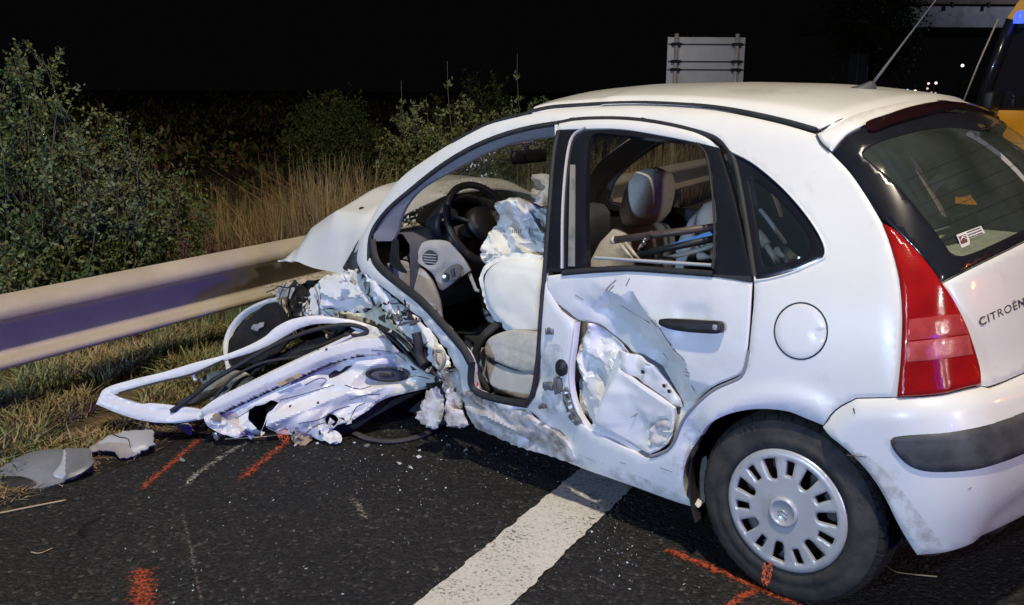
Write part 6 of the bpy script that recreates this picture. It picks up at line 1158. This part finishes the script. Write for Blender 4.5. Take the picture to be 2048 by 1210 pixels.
# overpass
CONC = mat('stained_concrete', (.26, .26, .29), .9, var=.15, vscale=.7, dirt=(.12, .11, .10), dscale=.5, damt=.4, bump=.2, bscale=3)
BD = 62.; tl = wd([(1725, 8)], BD)[0]; bl = wd([(1725, 54)], BD)[0]; x0 = wd([(1690, 50)], BD)[0][0]; br = empty('overpass', (x0, BD, 0)); setp(br, 'concrete road overpass crossing the dark sky at upper right', 'bridge')
hh = tl[2]-bl[2]
mb = MB(); mb.box((30, 5, (tl[2]+bl[2])/2), (60, 10, hh), bev=.05); mb.build('deck', CONC, br)
mb = MB(); mb.box((30, -.25, tl[2]+.45), (60, .25, .9), bev=.03); mb.build('parapet', mat('brown_parapet', (.12, .085, .075), .9, var=.2, vscale=.8), br)
for k in range(14): mb = MB(); mb.box((2+k*2.3, -.42, tl[2]-.05), (.14, .12, .35)); mb.build('drip_bracket', UNDER, br)
for k in (3., 26.): mb = MB(); mb.lathe([(.8, -.5), (.8, bl[2]), (0, bl[2])], (k, 5, 0), (0, 0, 1), 16); mb.build('pier', CONC, br)
lamp('overpass_fill_lamp', 'POINT', (33, 56, 9), 750, (.75, .78, 1.), size=.2)  # added fill light for the overpass, no street lamp stands here
# pale blotches of the abutment seen between the leaves, and the tree before it
g = np.random.default_rng(500)
def tree(name, px, dist, h, r, label, seed, nl=9000, lf=.13):
    p = shrub_at(px, dist); g = np.random.default_rng(seed); t_ = empty(name, tuple(p)); setp(t_, label, 'tree'); mb = MB(); mb.tube(spl3([(0, 0, -.3), (.1, 0, h*.35), (-.1, .1, h*.7), (0, 0, h*.92)], 5), np.linspace(.22, .04, 16), 8); C_ = []; D_ = []
    for k in range(26):
        a = g.uniform(0, 6.28); z0 = h*g.uniform(.3, .85); e = np.array([math.cos(a)*r*g.uniform(.5, 1), math.sin(a)*r*g.uniform(.5, 1), z0+h*g.uniform(.02, .22)]); mb.tube(spl3([(0, 0, z0), e*.5+np.array([0, 0, z0*.5]), e], 4), np.linspace(.06, .012, 9), 5, caps=False)
        m_ = nl//26; C_.append(e*(.55+.5*g.random((m_, 1)))+np.array([0, 0, z0])*0+g.normal(size=(m_, 3))*r*.22+np.array([0, 0, z0*.2])); D_.append(g.normal(size=(m_, 3)))
    mb.build('trunk', BARK, t_); C_ = np.concatenate(C_); D_ = np.concatenate(D_); fastmesh('crown', leaves(C_, D_, lf, lf*.6, g).reshape(-1, 3), 4, LEAF, t_, g.choice(3, len(C_), p=[.4, .5, .1]))
tree('roadside_tree', 1715, 48., 8.5, 2.3, 'dark leafy tree standing in front of the overpass', 501, 16000, .16)
# yellow recovery truck, its nose just inside the right edge of the frame
YEL = mat('yellow_truck_paint', (.85, .42, .025), .35, coat=.4, var=.06, vscale=2, dirt=(.30, .16, .03), dscale=3, damt=.2); TG_ = mat('dark_truck_glass', (.015, .016, .022), .06, alpha=.75)
tw = empty('recovery_truck', (4.28, 8.9, 0), rad(-42)); setp(tw, 'yellow recovery truck at the right edge behind the car', 'truck')
def ext(name, prof_, y0, y1, m_, parent, bev=0.):
    mb = MB(); n = len(prof_); V = [(x_, y0, z_) for x_, z_ in prof_]+[(x_, y1, z_) for x_, z_ in prof_]; mb.add(V, [tuple(range(n)), tuple(range(2*n-1, n-1, -1))]+[(i, n+i, n+(i+1) % n, (i+1) % n) for i in range(n)]); return mb.build(name, m_, parent)
body_ = ext('cab_body', [(-.02, .45), (-.02, 1.0), (.0, 1.28), (.05, 1.335), (2.25, 1.335), (2.25, .45)], 0, 2.0, YEL, tw)
ext('cab_roof', [(.22, 2.12), (.32, 2.30), (.8, 2.42), (2.25, 2.42), (2.25, 2.12)], .03, 1.97, YEL, tw)
for y_ in (.06, 1.94):
    mb = MB(); mb.tube([(.09, y_, 1.33), (.17, y_, 1.72), (.28, y_, 2.14)], .085, 8, flat=.7); mb.build('windscreen_pillar', GLOSSB, tw)
    mb = MB(); mb.box((1.55, y_, 1.73), (.10, .05, .84)); mb.build('door_pillar', YEL, tw); mb = MB(); mb.box((2.2, y_, 1.73), (.10, .05, .84)); mb.build('rear_pillar', YEL, tw)
    mb = MB(); V = [(.14, y_, 1.35), (1.5, y_, 1.35), (1.5, y_, 2.11), (.30, y_, 2.11)]; mb.add(V, [(0, 1, 2, 3)]); mb.build('side_window', TG_, tw)
mb = MB(); mb.add([(.08, .1, 1.34), (.27, .1, 2.13), (.27, 1.9, 2.13), (.08, 1.9, 1.34)], [(0, 1, 2, 3)]); mb.build('windscreen', TG_, tw)
mb = MB(); mb.box((1.9, 1., 1.2), (.1, 1.7, 1.6), bev=.04); mb.build('cab_back_wall', DKGREY, tw)
for yy in (.55, 1.45): mb = MB(); mb.box((1.5, yy, 1.45), (.16, .45, .75), bev=.06); mb.build('seat', DKFAB, tw)
mb = MB(); mb.box((.24, -.16, 1.42), (.10, .24, .17), bev=.03); mr_ = mb.build('mirror', BLACKP, tw); mb = MB(); mb.tube([(.27, .0, 1.42), (.26, -.06, 1.42)], .02, 8); mb.build('mirror_arm', BLACKP, mr_)
mb = MB(); mb.tube([(.02, -.02, .62), (.02, 2.02, .62)], .12, 10, flat=.8); mb.build('front_bumper', BLACKP, tw)
for x_ in (.75, 4.6):
    for y_ in (.12, 1.88):
        mb = MB(); mb.lathe([(.2, -.11), (.36, -.11), (.385, -.08), (.385, .08), (.36, .11), (.2, .11), (0, .06)], (x_, y_, .385), (0, -1 if y_ < 1 else 1, 0), 28); mb.build('wheel', TYRE, tw)
mb = MB(); mb.box((4.1, 1., .95), (4.0, 2.1, .12), bev=.02); mb.build('flat_bed', YEL, tw); mb = MB(); mb.box((3.6, 1., .7), (4.6, .8, .3)); mb.build('chassis', UNDER, tw)
mb = MB(); mb.box((.02, 1.0, .95), (.05, 1.2, .28), bev=.01); mb.build('grille', BLACKP, tw)
for y_ in (.22, 1.78): mb = MB(); mb.box((.02, y_, .95), (.06, .26, .2), bev=.03); mb.build('headlamp', CHROME, tw)
mb = MB(); mb.tube([(.20, -.1, 2.14), (.08, -.12, 1.74), (-.02, -.1, 1.40)], .008, 6); mb.build('grab_cable', LTUBE, tw)
mb = MB(); mb.lathe([(.05, 0), (.05, .06), (.035, .10), (0, .11)], (.36, -.03, 2.10), (0, 0, 1), 14); mb.build('blue_marker_lamp', mat('blue_lamp_glass', (.03, .06, .4), .2, emit=(.08, .15, 1.), estr=1.2), tw)
# dark van with blue beacons lit, further along the road
vn = empty('emergency_van', (7.85, 15.5, 0), rad(-29)); setp(vn, 'dark emergency van with lit blue front beacons beyond the hatch spoiler', 'van')
VP = mat('dark_van_paint', (.03, .032, .045), .35, coat=.4); 
ext_ = [(0, .4), (0, 1.0), (.25, 1.15), (.9, 1.95), (1.3, 2.1), (4.6, 2.1), (4.6, .4)]
mb = MB(); n = len(ext_); V = [(0, y_, z_) for y_, z_ in ext_]+[(1.9, y_, z_) for y_, z_ in ext_]; mb.add(V, [tuple(range(n)), tuple(range(2*n-1, n-1, -1))]+[(i, n+i, n+(i+1) % n, (i+1) % n) for i in range(n)]); mb.build('van_body', VP, vn)
mb = MB(); mb.add([(.12, .29, 1.21), (1.78, .29, 1.21), (1.70, .85, 1.90), (.2, .85, 1.90)], [(0, 1, 2, 3)]); mb.build('windscreen', TG_, vn)
for x_, s in ((-.14, -1), (2.04, 1)):
    mb = MB(); mb.box((x_+.02, .75, 1.55), (.16, .10, .34), bev=.04); mm_ = mb.build('mirror', mat('grey_mirror_shell', (.16, .165, .18), .5), vn); mb = MB(); mb.tube([(x_-s*.05, .78, 1.42), (x_-s*.2, .8, 1.36)], .025, 8); mb.build('mirror_arm', BLACKP, mm_)
BLUEL = mat('lit_blue_beacon', (.1, .2, 1.), .3, emit=(.12, .30, 1.), estr=14.)
for x_ in (.06, .34): mb = MB(); mb.box((x_, .02, 1.19), (.10, .05, .06), bev=.02); mb.build('blue_beacon', BLUEL, vn)
for x_ in (.25, 1.65): mb = MB(); mb.box((x_, -.01, .85), (.3, .06, .16), bev=.03); mb.build('headlamp', CHROME, vn)
for x_ in (.12, 1.78):
    for y_ in (.85, 3.8): mb = MB(); mb.lathe([(.15, -.1), (.31, -.1), (.33, -.07), (.33, .07), (.31, .1), (0, .08)], (x_, y_, .33), (1, 0, 0), 20); mb.build('wheel', TYRE, vn)
l_ = lamp('van_beacon_light', 'POINT', tuple(np.array([8.1, 15.2, 1.2])), 3, (.08, .15, 1.), size=.05)
# far street lamps
for i, (px_, py_, col, st_, r_) in enumerate(((1815, 181, (.5, .5, 1.), 4, .26), (1830, 183, (1., .85, .6), 8, .30), (1857, 167, (1., .75, .6), 2.5, .22), (1872, 166, (1., .85, .8), 4, .24), (1855, 177, (1., .7, .6), 2, .20), (1863, 185, (1., .6, .5), 1.2, .18), (1871, 186, (1., .6, .5), 1.2, .18), (1925, 131, (1., .92, .85), 7, .26))):
    p = wd([(px_, py_)], 170.)[0]; t_ = empty('far_lamp', (p[0], p[1], 0)); lb = ('violet far lamp at the left of the distant lights', 'bright yellowish far lamp just above the hatch roof', 'small warm far lamp, left of the upper pair', 'bright warm far lamp, right of the upper pair', 'dim reddish far lamp below the upper pair', 'dim far lamp low among the distant lights', 'dim far lamp lowest at the right', 'white far lamp high above the dark van')[i]; setp(t_, lb, 'lamp', 'distant lamps beyond the car roof')
    mb = MB(); mb.lathe([(0, r_), (r_*.7, r_*.7), (r_, 0), (r_*.7, -r_*.7), (0, -r_)], (0, 0, p[2]), (0, 0, 1), 10); mb.build('lantern', mat('lamp_glow_%d' % i, col, .5, emit=col, estr=st_*.45), t_); mb = MB(); mb.tube([(0, .5, -.4), (0, .5, p[2])], .05, 6); mb.build('pole', UNDER, t_)
